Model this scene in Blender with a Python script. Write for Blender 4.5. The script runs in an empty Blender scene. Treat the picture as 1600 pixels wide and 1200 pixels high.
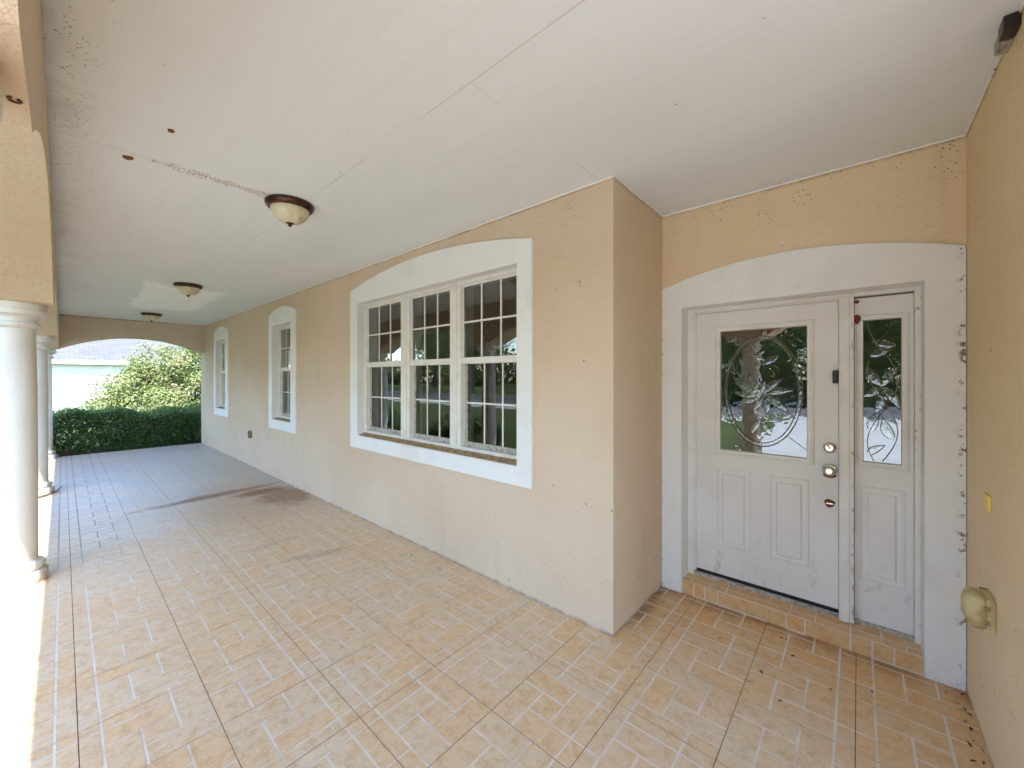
import bpy, bmesh, math, random
import numpy as np
from mathutils import Vector, Matrix

S = bpy.context.scene
COL = S.collection
R = math.radians

# ------------------------------------------------------------------ camera
cam = bpy.data.cameras.new('camera')
cam.sensor_width = 36.0
cam.lens = 36.0 * 616.5 / 1600.0
cam.shift_y = -9.5 / 1600.0
cam.clip_start = 0.05
cam.clip_end = 600
camo = bpy.data.objects.new('camera', cam)
COL.objects.link(camo)
camo.location = (0, 0, 1.6)
camo.rotation_euler = (R(90), 0, 0.7204)
S.camera = camo

# ------------------------------------------------------------------ world, sun, exposure
SUNV = Vector((0.62, -0.345, 1.0)).normalized()
W = bpy.data.worlds.new('World')
S.world = W
W.use_nodes = True
wn = W.node_tree.nodes
wn.clear()
sky = wn.new('ShaderNodeTexSky')
sky.sky_type = 'NISHITA'
sky.sun_disc = False
sky.sun_elevation = math.asin(SUNV.z)
sky.sun_rotation = math.atan2(SUNV.x, SUNV.y)
sky.air_density = 1.0
sky.dust_density = 0.6
sky.ozone_density = 2.0
bg = wn.new('ShaderNodeBackground')
bg.inputs['Strength'].default_value = 0.15
wo = wn.new('ShaderNodeOutputWorld')
W.node_tree.links.new(sky.outputs[0], bg.inputs[0])
W.node_tree.links.new(bg.outputs[0], wo.inputs[0])
sl = bpy.data.lights.new('sun', 'SUN')
sl.energy = 2.1
sl.angle = R(0.5)
sl.color = (1.0, 0.99, 0.965)
so = bpy.data.objects.new('sun', sl)
COL.objects.link(so)
so.location = (6, -5, 12)
so.rotation_euler = SUNV.to_track_quat('Z', 'Y').to_euler()
S.view_settings.view_transform = 'Standard'
S.view_settings.look = 'None'
S.view_settings.gamma = 1.0
S.view_settings.exposure = 2.82
S.cycles.max_bounces = 14
S.cycles.diffuse_bounces = 8
S.cycles.glossy_bounces = 6
S.cycles.transparent_max_bounces = 16
S.cycles.sample_clamp_indirect = 8.0
S.cycles.use_denoising = True
S.cycles.caustics_reflective = False

random.seed(7)
rng = np.random.default_rng(11)


def C(r, g, b):
    f = lambda c: c / 12.92 if c <= 0.04045 else ((c + 0.055) / 1.055) ** 2.4
    return (f(r / 255), f(g / 255), f(b / 255), 1)


# ------------------------------------------------------------------ node helper
class NM:
    def __init__(s, name):
        s.m = bpy.data.materials.new(name)
        s.m.use_nodes = True
        s.t = s.m.node_tree
        s.t.nodes.clear()
        s.out = s.t.nodes.new('ShaderNodeOutputMaterial')
        s.pos = s.n('ShaderNodeNewGeometry').outputs['Position']

    def n(s, t, **k):
        o = s.t.nodes.new(t)
        for a, v in k.items():
            setattr(o, a, v)
        return o

    def set(s, sock, v):
        if hasattr(v, 'is_output'):
            s.t.links.new(v, sock)
        elif v is not None:
            sock.default_value = v

    def math(s, op, a, b=None, c=None, clamp=False):
        o = s.n('ShaderNodeMath', operation=op, use_clamp=clamp)
        s.set(o.inputs[0], a)
        s.set(o.inputs[1], b)
        s.set(o.inputs[2], c)
        return o.outputs[0]

    def noise(s, scale, detail=4, rough=.55, vec=None, dist=0, stretch=None):
        o = s.n('ShaderNodeTexNoise')
        v = vec or s.pos
        if stretch:
            mp = s.n('ShaderNodeMapping')
            s.set(mp.inputs['Vector'], v)
            mp.inputs['Scale'].default_value = stretch
            v = mp.outputs[0]
        s.set(o.inputs['Vector'], v)
        o.inputs['Scale'].default_value = scale
        o.inputs['Detail'].default_value = detail
        o.inputs['Roughness'].default_value = rough
        o.inputs['Distortion'].default_value = dist
        return o.outputs['Fac']

    def voro(s, scale, vec=None, feature='F1'):
        o = s.n('ShaderNodeTexVoronoi', feature=feature)
        s.set(o.inputs['Vector'], vec or s.pos)
        o.inputs['Scale'].default_value = scale
        return o

    def ramp(s, fac, a, b, va=0., vb=1.):
        o = s.n('ShaderNodeMapRange', interpolation_type='SMOOTHSTEP')
        s.set(o.inputs[0], fac)
        o.inputs[1].default_value = a
        o.inputs[2].default_value = b
        o.inputs[3].default_value = va
        o.inputs[4].default_value = vb
        return o.outputs[0]

    def mix(s, fac, a, b, mode='MIX'):
        o = s.n('ShaderNodeMix', data_type='RGBA', blend_type=mode)
        s.set(o.inputs[0], fac)
        s.set(o.inputs[6], a)
        s.set(o.inputs[7], b)
        return o.outputs[2]

    def sep(s, v=None):
        o = s.n('ShaderNodeSeparateXYZ')
        s.set(o.inputs[0], v or s.pos)
        return o.outputs

    def attr(s, name):
        return s.n('ShaderNodeAttribute', attribute_name=name).outputs['Fac']

    def spot(s, c, r, rot=0., nz=None, amt=.7, edge=.35):
        """soft blotch with an irregular outline round c, radii r (metres)"""
        mp = s.n('ShaderNodeMapping', vector_type='TEXTURE')
        s.set(mp.inputs['Vector'], s.pos)
        mp.inputs['Location'].default_value = c
        mp.inputs['Rotation'].default_value = (0, 0, rot)
        mp.inputs['Scale'].default_value = r
        l = s.n('ShaderNodeVectorMath', operation='LENGTH')
        s.set(l.inputs[0], mp.outputs[0])
        d = l.outputs['Value']
        if nz is not None:
            d = s.math('MULTIPLY_ADD', s.math('SUBTRACT', nz, .5), amt * 2, d)
        return s.ramp(d, 1 + edge, 1 - edge)

    def bump(s, h, strength=.3, dist=.01, prev=None):
        o = s.n('ShaderNodeBump')
        s.set(o.inputs['Height'], h)
        o.inputs['Strength'].default_value = strength
        o.inputs['Distance'].default_value = dist
        if prev:
            s.set(o.inputs['Normal'], prev)
        return o.outputs[0]

    def pr(s, col, rough=.6, normal=None, metallic=0., spec=.5, link=True):
        o = s.n('ShaderNodeBsdfPrincipled')
        s.set(o.inputs['Base Color'], col)
        s.set(o.inputs['Roughness'], rough)
        s.set(o.inputs['Metallic'], metallic)
        s.set(o.inputs['Specular IOR Level'], spec)
        s.set(o.inputs['Normal'], normal)
        if link:
            s.t.links.new(o.outputs[0], s.out.inputs[0])
        return o

    def finish(s, sh):
        s.t.links.new(sh, s.out.inputs[0])
        return s.m


def mmax(n, *a):
    r = a[0]
    for b in a[1:]:
        r = n.math('MAXIMUM', r, b)
    return r


# ------------------------------------------------------------------ materials
def stucco(name, col, col2, speck=True, foot_amt=.45):
    n = NM(name)
    big = n.noise(.9, 5)
    fine = n.noise(95, 3, .6)
    mid = n.noise(28, 3, .6)
    c = n.mix(n.ramp(big, .35, .7), col, col2)
    c = n.mix(n.ramp(fine, .62, .78, 0, .22), c, (.17, .11, .06, 1))
    x, y, z = n.sep()
    streak = n.noise(2.2, 4, stretch=(3.5, 3.5, .35))
    c = n.mix(n.ramp(streak, .55, .8, 0, .14), c, (.30, .22, .14, 1))
    if speck:
        v = n.voro(16)
        dots = n.ramp(v.outputs['Distance'], .16, .10)
        gate = n.ramp(n.noise(3.1, 3), .60, .66)
        nearceil = n.ramp(z, 2.45, 2.80)
        nearfloor = n.ramp(z, 1.5, .2, 0, foot_amt)
        low = n.math('MULTIPLY', n.math('MULTIPLY', dots, gate), .75)
        vt = n.voro(46)
        dt = n.ramp(vt.outputs['Distance'], .25, .16)
        gt = n.ramp(n.noise(7, 3), .58 - .08 * (foot_amt > .5), .66)
        top = n.math('MULTIPLY', n.math('MULTIPLY', dt, gt), n.math('ADD', nearceil, nearfloor, clamp=True))
        c = n.mix(n.math('MULTIPLY', mmax(n, low, top), .8), c, (.10, .05, .022, 1))
    h = n.math('ADD', n.math('MULTIPLY', fine, .6), mid)
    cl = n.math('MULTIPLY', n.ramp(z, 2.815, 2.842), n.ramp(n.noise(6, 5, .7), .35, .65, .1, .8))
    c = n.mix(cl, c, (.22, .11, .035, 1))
    foot = n.math('MULTIPLY', n.ramp(z, .03, .0), n.ramp(n.noise(9, 4, .7), .35, .6, .15, .7))
    c = n.mix(foot, c, (.16, .12, .08, 1))
    n.pr(c, .9, n.bump(h, .9, .009), spec=.25)
    return n.m


M = {}
M['stucco'] = stucco('tan_stucco', C(214, 194, 169), C(208, 186, 159))
M['stucco_lifted'] = stucco('tan_stucco_entry_lifted', C(226, 203, 168), C(220, 195, 156), True, .85)  # same stucco, colour lightened and warmed to stand in for light in the recess
M['stucco_recess'] = stucco('tan_stucco_recess', C(216, 194, 166), C(210, 186, 156), True, .85)

n = NM('white_paint_trim')
c = n.mix(n.ramp(n.noise(3, 5), .45, .75, 0, .5), C(230, 229, 225), C(214, 210, 202))
v = n.voro(21)
d = n.math('MULTIPLY', n.ramp(v.outputs['Distance'], .10, .05), n.ramp(n.noise(4.7, 2), .60, .66))
x, y, z = n.sep()
edge = n.math('MULTIPLY', n.ramp(x, .37, .404), n.ramp(n.noise(24, 4, .7), .55, .62))
edge2 = n.math('MULTIPLY', n.math('MULTIPLY', n.ramp(x, -1.118, -1.134), n.ramp(x, -1.16, -1.14)), n.ramp(n.noise(30, 4, .7), .56, .64))
c = n.mix(n.math('MULTIPLY', mmax(n, d, edge, edge2), .85), c, (.13, .045, .012, 1))
scuff = n.math('MULTIPLY', n.ramp(z, .25, .02), n.ramp(n.noise(45, 4, .7), .5, .7, 0, .3))
c = n.mix(scuff, c, (.25, .2, .15, 1))
n.pr(c, .55, n.bump(n.noise(110, 3), .35, .003), spec=.35)
M['trim'] = n.m

n = NM('white_door_paint')
c = n.mix(n.ramp(n.noise(2.3, 5), .4, .75, 0, .55), C(228, 225, 219), C(212, 206, 196))
x, y, z = n.sep()
scuff = n.math('MULTIPLY', n.ramp(z, .62, .18), n.ramp(n.noise(17, 6, .75, stretch=(1, 1, .45)), .52, .72, 0, .5))
c = n.mix(scuff, c, (.30, .25, .21, 1))
v = n.voro(30)
d = n.math('MULTIPLY', n.ramp(v.outputs['Distance'], .09, .05), n.ramp(n.noise(5.3, 2), .58, .64))
c = n.mix(d, c, (.12, .06, .03, 1))
n.pr(c, .42, n.bump(n.noise(60, 2), .12, .002), spec=.4)
M['door'] = n.m

n = NM('white_door_frame')
c = n.mix(n.ramp(n.noise(5, 5), .4, .8, 0, .6), C(230, 227, 220), C(208, 199, 186))
x, y, z = n.sep()
rust = mmax(n, n.math('MULTIPLY', n.ramp(x, .233, .242), n.ramp(n.noise(24, 4, .7), .60, .68)),
            n.math('MULTIPLY', n.math('MULTIPLY', n.ramp(x, -.034, -.03), n.ramp(x, -.012, -.018)), n.ramp(n.noise(14, 4, .7), .50, .66, 0, .75)))
c = n.mix(n.math('MULTIPLY', rust, .8), c, (.22, .10, .04, 1))
n.pr(c, .45, spec=.4)
M['frame'] = n.m

n = NM('white_vinyl')
c = n.mix(n.ramp(n.noise(9, 4), .45, .8, 0, .5), C(226, 223, 214), C(196, 188, 172))
n.pr(c, .4, spec=.4)
M['vinyl'] = n.m

n = NM('grey_sash_rail')
c = n.mix(n.ramp(n.noise(30, 4), .5, .7), C(176, 174, 162), C(120, 108, 88))
n.pr(c, .5)
M['greyrail'] = n.m

n = NM('dirty_sill')
c = n.mix(n.ramp(n.noise(22, 5), .4, .65), C(176, 148, 108), C(142, 110, 72))
n.pr(c, .85, n.bump(n.noise(80, 3), .5, .004))
M['sill'] = n.m

n = NM('ceiling_paint')
x, y, z = n.sep()
c = n.mix(n.ramp(n.noise(.55, 5, stretch=(.4, 1.6, 1)), .35, .75), C(227, 230, 231), C(218, 221, 221))
brush = n.noise(6, 4, .6, stretch=(.25, 3.0, 1))
c = n.mix(n.ramp(brush, .5, .75, 0, .07), c, (.45, .44, .42, 1))
# repainted brighter patch round the second light, brushed edges
wob = n.math('MULTIPLY_ADD', n.math('SUBTRACT', n.noise(1.1, 5, .6, stretch=(1.0, 1.3, 1)), .5), 1.2, x)
woy = n.math('MULTIPLY_ADD', n.math('SUBTRACT', n.noise(1.2, 4, .6, stretch=(1.2, 1.0, 1)), .5), .55, y)
patch = n.math('MULTIPLY', n.math('MULTIPLY', n.ramp(wob, -9.7, -9.5), n.ramp(wob, -6.85, -7.05)),
               n.math('MULTIPLY', n.ramp(woy, .70, .76), n.ramp(woy, 1.62, 1.5)))
c = n.mix(n.math('MULTIPLY', patch, .85), c, C(248, 248, 246))


def line(n, v, at, w):
    return n.ramp(n.math('ABSOLUTE', n.math('SUBTRACT', v, at)), w, w * .4)


# sheet joints
yw = n.math('MULTIPLY_ADD', n.math('SUBTRACT', n.noise(1.3, 2), .5), .012, y)
broken = n.ramp(n.noise(2.1, 3), .38, .56)
js = n.math('MULTIPLY', line(n, yw, 1.137, .005), broken)
jx = None
for xx in (-1.23, -3.04, -4.85, -6.66, -8.47, -10.28):
    l = line(n, x, xx, .006)
    jx = l if jx is None else mmax(n, jx, l)
jx = n.math('MULTIPLY', jx, n.ramp(n.noise(1.7, 3), .42, .6))
jx = n.math('MULTIPLY', jx, mmax(n, n.math('LESS_THAN', x, -1.5), n.math('GREATER_THAN', y, 1.14)))
c = n.mix(n.math('MULTIPLY', mmax(n, js, jx), .26), c, (.22, .20, .17, 1))
# rust bleeding along the seam at x = -3.04 and mildew freckles by the beam
f = n.noise(48, 5, .75)
band = n.math('MULTIPLY', n.ramp(n.math('ABSOLUTE', n.math('ADD', x, 3.045)), .07, .0), n.math('MULTIPLY', n.ramp(y, .3, .45), n.ramp(y, .97, .9)))
vr = n.voro(85)
rdot = n.ramp(vr.outputs['Distance'], .50, .36)
rustf = n.math('MULTIPLY', n.math('MULTIPLY', rdot, n.ramp(n.math('ADD', n.noise(22, 4, .7), n.math('MULTIPLY', band, .22)), .52, .62)), n.ramp(band, 0, .25))
v = n.voro(60)
fre = n.math('MULTIPLY', n.ramp(v.outputs['Distance'], .30, .18), n.ramp(n.noise(9, 4, .7), .46, .58))
fre = n.math('MULTIPLY', fre, mmax(n, n.ramp(y, .22, -.02), n.ramp(n.math('MULTIPLY_ADD', n.math('GREATER_THAN', x, -1.14), -.81, y), 2.11, 2.24, 0, .8)))
v2 = n.voro(7)
few = n.math('MULTIPLY', n.ramp(v2.outputs['Distance'], .05, .03), n.ramp(n.noise(2.3, 2), .46, .52))
c = n.mix(n.math('MULTIPLY', rustf, .85), c, (.36, .19, .07, 1))
c = n.mix(n.math('MULTIPLY', mmax(n, fre, few), .8), c, (.16, .10, .06, 1))
edgeg = n.math('MULTIPLY', n.ramp(y, .17, -.03), n.ramp(n.noise(3, 5, .7), .4, .75, .03, .28))
c = n.mix(edgeg, c, (.34, .26, .19, 1))
n.pr(c, .8, n.bump(n.noise(130, 3), .35, .003), spec=.25)
M['ceiling'] = n.m

def floor_stain(n):
    wx = n.noise(2.6, 5, .7, dist=.6)
    fx = n.noise(11, 5, .7)
    bandst = n.spot((-6.58, 1.38, 0), (.11, .60, 5), R(7), wx, 1.0, .6)
    pool = n.spot((-5.95, 1.98, 0), (.52, .30, 5), 0, wx, 1.2, .45)
    pool2 = n.spot((-6.3, 1.85, 0), (.16, .30, 5), 0, fx, .9, .5)
    sm = n.spot((-3.68, 1.55, 0), (.07, .26, 5), R(-20), fx, 1.1, .5)
    sm2 = n.spot((-4.25, 1.35, 0), (.05, .2, 5), R(10), fx, 1.1, .5)
    st = mmax(n, n.math('MULTIPLY', bandst, .62), n.math('MULTIPLY', pool, .52), n.math('MULTIPLY', pool2, .7), n.math('MULTIPLY', sm, .22), n.math('MULTIPLY', sm2, .14))
    halo = n.spot((-6.0, 1.7, 0), (1.1, .75, 5), 0, wx, .8, .6)
    return st, halo


# tile faces, their printed joint lines and the dark gaps between tiles
n = NM('tile_brick')
t = n.attr('tone')
x, y, z = n.sep()
nz = n.noise(17, 6, .7)
big = n.noise(1.2, 3)
tt = n.math('ADD', n.math('MULTIPLY', t, .55), n.math('MULTIPLY', n.ramp(big, .3, .7), .45))
c = n.mix(tt, C(214, 196, 168), C(220, 180, 132))
c = n.mix(n.ramp(nz, .42, .68, 0, .7), c, C(198, 154, 106))
c = n.mix(n.ramp(n.noise(42, 5, .7), .5, .7, 0, .6), c, C(228, 210, 182))
c = n.mix(n.ramp(n.noise(120, 3, .7), .58, .72, 0, .5), c, C(128, 98, 66))
# warm recess light multiplied into the tile colour; browner, mottled rim
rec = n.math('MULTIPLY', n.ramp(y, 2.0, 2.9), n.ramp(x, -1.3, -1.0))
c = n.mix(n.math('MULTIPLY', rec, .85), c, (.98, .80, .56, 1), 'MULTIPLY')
rim = n.math('MULTIPLY', mmax(n, n.math('MULTIPLY', n.ramp(y, 2.86, 3.04), n.ramp(x, -1.3, -1.15)), n.math('MULTIPLY', n.ramp(x, -1.02, -1.12), n.ramp(y, 2.3, 2.6))), n.ramp(n.noise(5, 4), .3, .6))
rim = n.math('MULTIPLY', rim, n.math('LESS_THAN', z, .003))
c = n.mix(n.math('MULTIPLY', rim, .6), c, C(110, 66, 34))
st, halo = floor_stain(n)
# greyer, mottled tone toward the garden end, with darker streaks
far_grey = n.math('MULTIPLY', n.ramp(x, -4.2, -7.5), n.ramp(n.noise(1.5, 5, .65), .25, .6, .35, .85))
c = n.mix(far_grey, c, C(178, 172, 166))
scr = n.ramp(n.noise(5, 5, .7, stretch=(5, 1, 1)), .55, .75)
c = n.mix(n.math('MULTIPLY', n.math('MULTIPLY', scr, n.ramp(x, -3, -7)), .4), c, C(112, 104, 98))
c = n.mix(st, c, C(98, 58, 20))
c = n.mix(n.math('MULTIPLY', halo, .25), c, C(172, 120, 66))
rg = n.math('ADD', n.math('MULTIPLY_ADD', n.noise(9, 4), .22, .27), n.math('MULTIPLY', st, .45))
n.pr(c, rg, n.bump(n.math('ADD', n.noise(60, 4, .7), n.math('MULTIPLY', n.noise(9, 2), 1.5)), .25, .003), spec=n.math('MULTIPLY_ADD', st, -.4, .44))
M['brick'] = n.m

n = NM('tile_print_line')
x, y, z = n.sep()
c = n.mix(n.ramp(n.noise(6, 4), .4, .75), C(224, 212, 196), C(208, 188, 164))
c = n.mix(n.math('MULTIPLY', n.ramp(x, -4.2, -7.0), .8), c, C(166, 158, 150))
dirt = n.math('MULTIPLY', n.ramp(x, -4.2, -6), n.ramp(y, .7, .2))
c = n.mix(n.math('MULTIPLY', dirt, .6), c, C(92, 82, 74))
st, halo = floor_stain(n)
c = n.mix(n.math('MULTIPLY', st, .9), c, C(84, 48, 20))
c = n.mix(n.math('MULTIPLY', halo, .3), c, C(150, 112, 70))
n.pr(c, .45, spec=.5)
M['grout'] = n.m
n = NM('tile_gap')
x, y, z = n.sep()
c = n.mix(n.ramp(n.noise(1.1, 3), .46, .72), C(80, 62, 46), C(168, 138, 106))
n.pr(c, .9)
M['gap'] = n.m

n = NM('bronze')
c = n.mix(n.ramp(n.noise(25, 3), .35, .7), (.085, .032, .016, 1), (.035, .014, .008, 1))
n.pr(c, .32, metallic=.55)
M['bronze'] = n.m
n = NM('alabaster_glass')
c = n.mix(n.ramp(n.noise(9, 4, dist=1.2), .35, .7), C(212, 202, 172), C(190, 176, 142))
n.pr(c, .28, spec=.5)
M['bowl'] = n.m
n = NM('brass')
n.pr((.62, .50, .30, 1), .18, metallic=1)
M['brass'] = n.m
n = NM('satin_nickel')
c = n.mix(n.ramp(n.noise(60, 3), .5, .75), C(218, 205, 185), C(120, 84, 58))
n.pr(c, .2, metallic=1)
M['nickel'] = n.m
n = NM('rusty_metal')
c = n.mix(n.ramp(n.noise(90, 4), .4, .65), (.20, .045, .02, 1), (.06, .018, .01, 1))
n.pr(c, .7, n.bump(n.noise(150, 3), .6, .003))
M['rust'] = n.m
n = NM('dark_plastic')
n.pr((.025, .014, .011, 1), .4)
M['dark'] = n.m
n = NM('rubber_sweep')
n.pr((.012, .011, .010, 1), .7)
M['rubber'] = n.m
n = NM('alloy_threshold')
c = n.mix(n.ramp(n.noise(40, 4), .4, .7), C(196, 190, 172), C(150, 132, 104))
n.pr(c, .45, metallic=.25)
M['alloy'] = n.m
n = NM('aged_ivory_plastic')
c = n.mix(n.ramp(n.noise(14, 4), .4, .7), C(200, 182, 132), C(172, 148, 98))
n.pr(c, .45)
M['ivory'] = n.m
n = NM('yellow_plastic')
n.pr(C(236, 204, 96), .5)
M['yellow'] = n.m
n = NM('brown_outlet_plastic')
c = n.mix(n.ramp(n.noise(40, 4), .4, .7), C(150, 124, 90), C(92, 68, 46))
n.pr(c, .6)
M['boxbrown'] = n.m
n = NM('galvanised_grey')
c = n.mix(n.ramp(n.noise(40, 4), .45, .65), C(168, 160, 150), C(112, 100, 92))
n.pr(c, .6)
M['grey'] = n.m
n = NM('dried_mud')
c = n.mix(n.ramp(n.noise(90, 4), .4, .7), C(140, 92, 48), C(70, 42, 24))
n.pr(c, .95, n.bump(n.noise(120, 3), .8, .006))
M['mud'] = n.m

n = NM('column_paint')
c = n.mix(n.ramp(n.noise(1.7, 5, stretch=(2, 2, .5)), .4, .75), C(222, 220, 214), C(204, 197, 184))
x, y, z = n.sep()
dr = n.math('MULTIPLY', n.ramp(z, .45, .0), n.ramp(n.noise(10, 5, .75), .42, .66, 0, .75))
seam = n.math('MULTIPLY', n.ramp(n.noise(26, 4, .7), .6, .7, 0, .5), n.ramp(n.math('ABSOLUTE', n.math('SUBTRACT', z, 2.05)), .16, .02))
c = n.mix(seam, c, C(128, 104, 78))
c = n.mix(dr, c, C(170, 138, 100))
n.pr(c, .6, n.bump(n.noise(90, 3), .3, .003), spec=.3)
M['column'] = n.m


def glass(name, mult, base, bumpscale, bstr, tint=(.86, .9, .86, 1)):
    n = NM(name)
    fr = n.n('ShaderNodeFresnel')
    fr.inputs[0].default_value = 1.5
    fac = n.math('MULTIPLY_ADD', fr.outputs[0], mult, base, clamp=True)
    gl = n.n('ShaderNodeBsdfGlossy')
    gl.inputs['Roughness'].default_value = 0.0
    gl.inputs['Color'].default_value = (.96, .97, .95, 1)
    if bstr:
        b = n.bump(n.noise(bumpscale, 2), bstr, .01)
        n.set(gl.inputs['Normal'], b)
    tr = n.n('ShaderNodeBsdfTransparent')
    tr.inputs[0].default_value = tint
    mx = n.n('ShaderNodeMixShader')
    n.set(mx.inputs[0], fac)
    n.t.links.new(tr.outputs[0], mx.inputs[1])
    n.t.links.new(gl.outputs[0], mx.inputs[2])
    return n.finish(mx.outputs[0])


M['pane'] = glass('window_glass', 1.7, .075, 2.5, .04)
M['screened'] = glass('screened_window_glass', 1.2, .04, 3.5, .05, (.76, .76, .72, 1))
M['doorglass'] = glass('door_glass', 1.7, .17, 11, .09)
M['bevelglass'] = glass('bevelled_glass', 1.3, .09, 40, .3)
n = NM('lead_came')
n.pr(C(120, 112, 92), .35, metallic=1)
M['came'] = n.m

n = NM('room_wall')
c = n.mix(n.noise(2, 3), (.46, .35, .22, 1), (.38, .28, .18, 1))
n.pr(c, .9)
M['room'] = n.m
n = NM('room_floor')
n.pr((.09, .06, .04, 1), .6)
M['roomfloor'] = n.m
n = NM('curtain_cloth')
c = n.mix(n.noise(30, 3, stretch=(1, 1, .05)), (.55, .5, .4, 1), (.42, .38, .3, 1))
n.pr(c, .9)
M['curtain'] = n.m

n = NM('lawn_grass')
c = n.mix(n.ramp(n.noise(.35, 6, .7), .35, .7), (.07, .105, .026, 1), (.12, .14, .045, 1))
c = n.mix(n.ramp(n.noise(22, 4, .7), .45, .7, 0, .6), c, (.04, .065, .016, 1))
n.pr(c, .95, n.bump(n.noise(60, 4, .8), 1, .05), spec=.2)
M['lawn'] = n.m
n = NM('concrete')
c = n.mix(n.ramp(n.noise(.8, 6, .65), .35, .7), (.46, .455, .445, 1), (.37, .365, .355, 1))
c = n.mix(n.ramp(n.noise(70, 3), .55, .75, 0, .4), c, (.25, .23, .2, 1))
n.pr(c, .85, n.bump(n.noise(120, 3), .3, .004))
M['concrete'] = n.m
n = NM('asphalt')
c = n.mix(n.ramp(n.noise(.6, 5), .35, .7), (.10, .10, .10, 1), (.075, .074, .073, 1))
n.pr(c, .9, n.bump(n.noise(150, 3), .5, .006))
M['asphalt'] = n.m
n = NM('mulch')
c = n.mix(n.ramp(n.noise(35, 5, .75), .35, .7), (.05, .026, .014, 1), (.13, .062, .03, 1))
n.pr(c, .95, n.bump(n.noise(45, 5, .8), 1, .04))
M['mulch'] = n.m
n = NM('pale_stucco')
c = n.mix(n.ramp(n.noise(.8, 4), .35, .7), (.66, .655, .63, 1), (.6, .595, .57, 1))
n.pr(c, .9, n.bump(n.noise(70, 3), .4, .006))
M['palewall'] = n.m
n = NM('taupe_stucco')
n.pr(n.mix(n.noise(1.2, 4), (.13, .115, .10, 1), (.17, .15, .13, 1)), .9)
M['taupe'] = n.m
n = NM('white_fascia')
n.pr((.72, .72, .70, 1), .5)
M['fascia'] = n.m


def shingle(name, c1, c2):
    n = NM(name)
    b = n.n('ShaderNodeTexBrick')
    mp = n.n('ShaderNodeMapping')
    n.set(mp.inputs['Vector'], n.n('ShaderNodeTexCoord').outputs['UV'])
    n.set(b.inputs['Vector'], mp.outputs[0])
    b.inputs['Color1'].default_value = c1
    b.inputs['Color2'].default_value = c2
    b.inputs['Mortar'].default_value = tuple(.45 * k for k in c1[:3]) + (1,)
    b.inputs['Scale'].default_value = 1.0
    b.inputs['Mortar Size'].default_value = .012
    b.inputs['Brick Width'].default_value = .33
    b.inputs['Row Height'].default_value = .15
    c = n.mix(n.ramp(n.noise(.7, 5), .35, .7, 0, .45), b.outputs['Color'], tuple(.6 * k for k in c1[:3]) + (1,))
    n.pr(c, .9, n.bump(b.outputs['Fac'], -.5, .01))
    return n.m


M['shingle'] = shingle('grey_shingle', (.135, .132, .128, 1), (.095, .093, .09, 1))
M['shingle2'] = shingle('brown_shingle', (.16, .13, .11, 1), (.11, .09, .075, 1))


def leafmat(name, ca, cb, rough=.45, trans=.25):
    n = NM(name)
    t = n.attr('tone')
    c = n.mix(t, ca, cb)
    p = n.pr(c, rough, spec=.4, link=False)
    tl = n.n('ShaderNodeBsdfTranslucent')
    n.set(tl.inputs[0], n.mix(.5, c, (.16, .22, .03, 1)))
    mx = n.n('ShaderNodeMixShader')
    mx.inputs[0].default_value = trans
    n.t.links.new(p.outputs[0], mx.inputs[1])
    n.t.links.new(tl.outputs[0], mx.inputs[2])
    return n.finish(mx.outputs[0])


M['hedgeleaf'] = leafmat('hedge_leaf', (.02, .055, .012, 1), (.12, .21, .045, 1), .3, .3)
M['bushleaf'] = leafmat('bush_leaf', (.13, .19, .05, 1), (.36, .38, .16, 1), trans=.35)
M['shrubleaf'] = leafmat('shrub_leaf', (.035, .08, .018, 1), (.10, .17, .04, 1), .35)
M['treeleaf'] = leafmat('tree_leaf', (.06, .11, .028, 1), (.16, .21, .065, 1), trans=.4)
M['paleblade'] = leafmat('pale_blade', (.17, .20, .085, 1), (.30, .30, .16, 1), .6)
M['bloom'] = leafmat('pink_bloom', (.42, .16, .16, 1), (.5, .30, .24, 1), .6)
M['deadleaf'] = leafmat('dead_leaf', (.07, .03, .012, 1), (.17, .08, .03, 1), .7, .05)
n = NM('bark')
c = n.mix(n.ramp(n.noise(14, 5, .7, stretch=(1, 1, .25)), .35, .7), (.07, .05, .035, 1), (.16, .125, .095, 1))
n.pr(c, .95, n.bump(n.noise(22, 5, .7, stretch=(1, 1, .25)), .8, .03))
M['bark'] = n.m
n = NM('red_door_paint')
n.pr((.13, .028, .022, 1), .4)
M['reddoor'] = n.m


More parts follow.
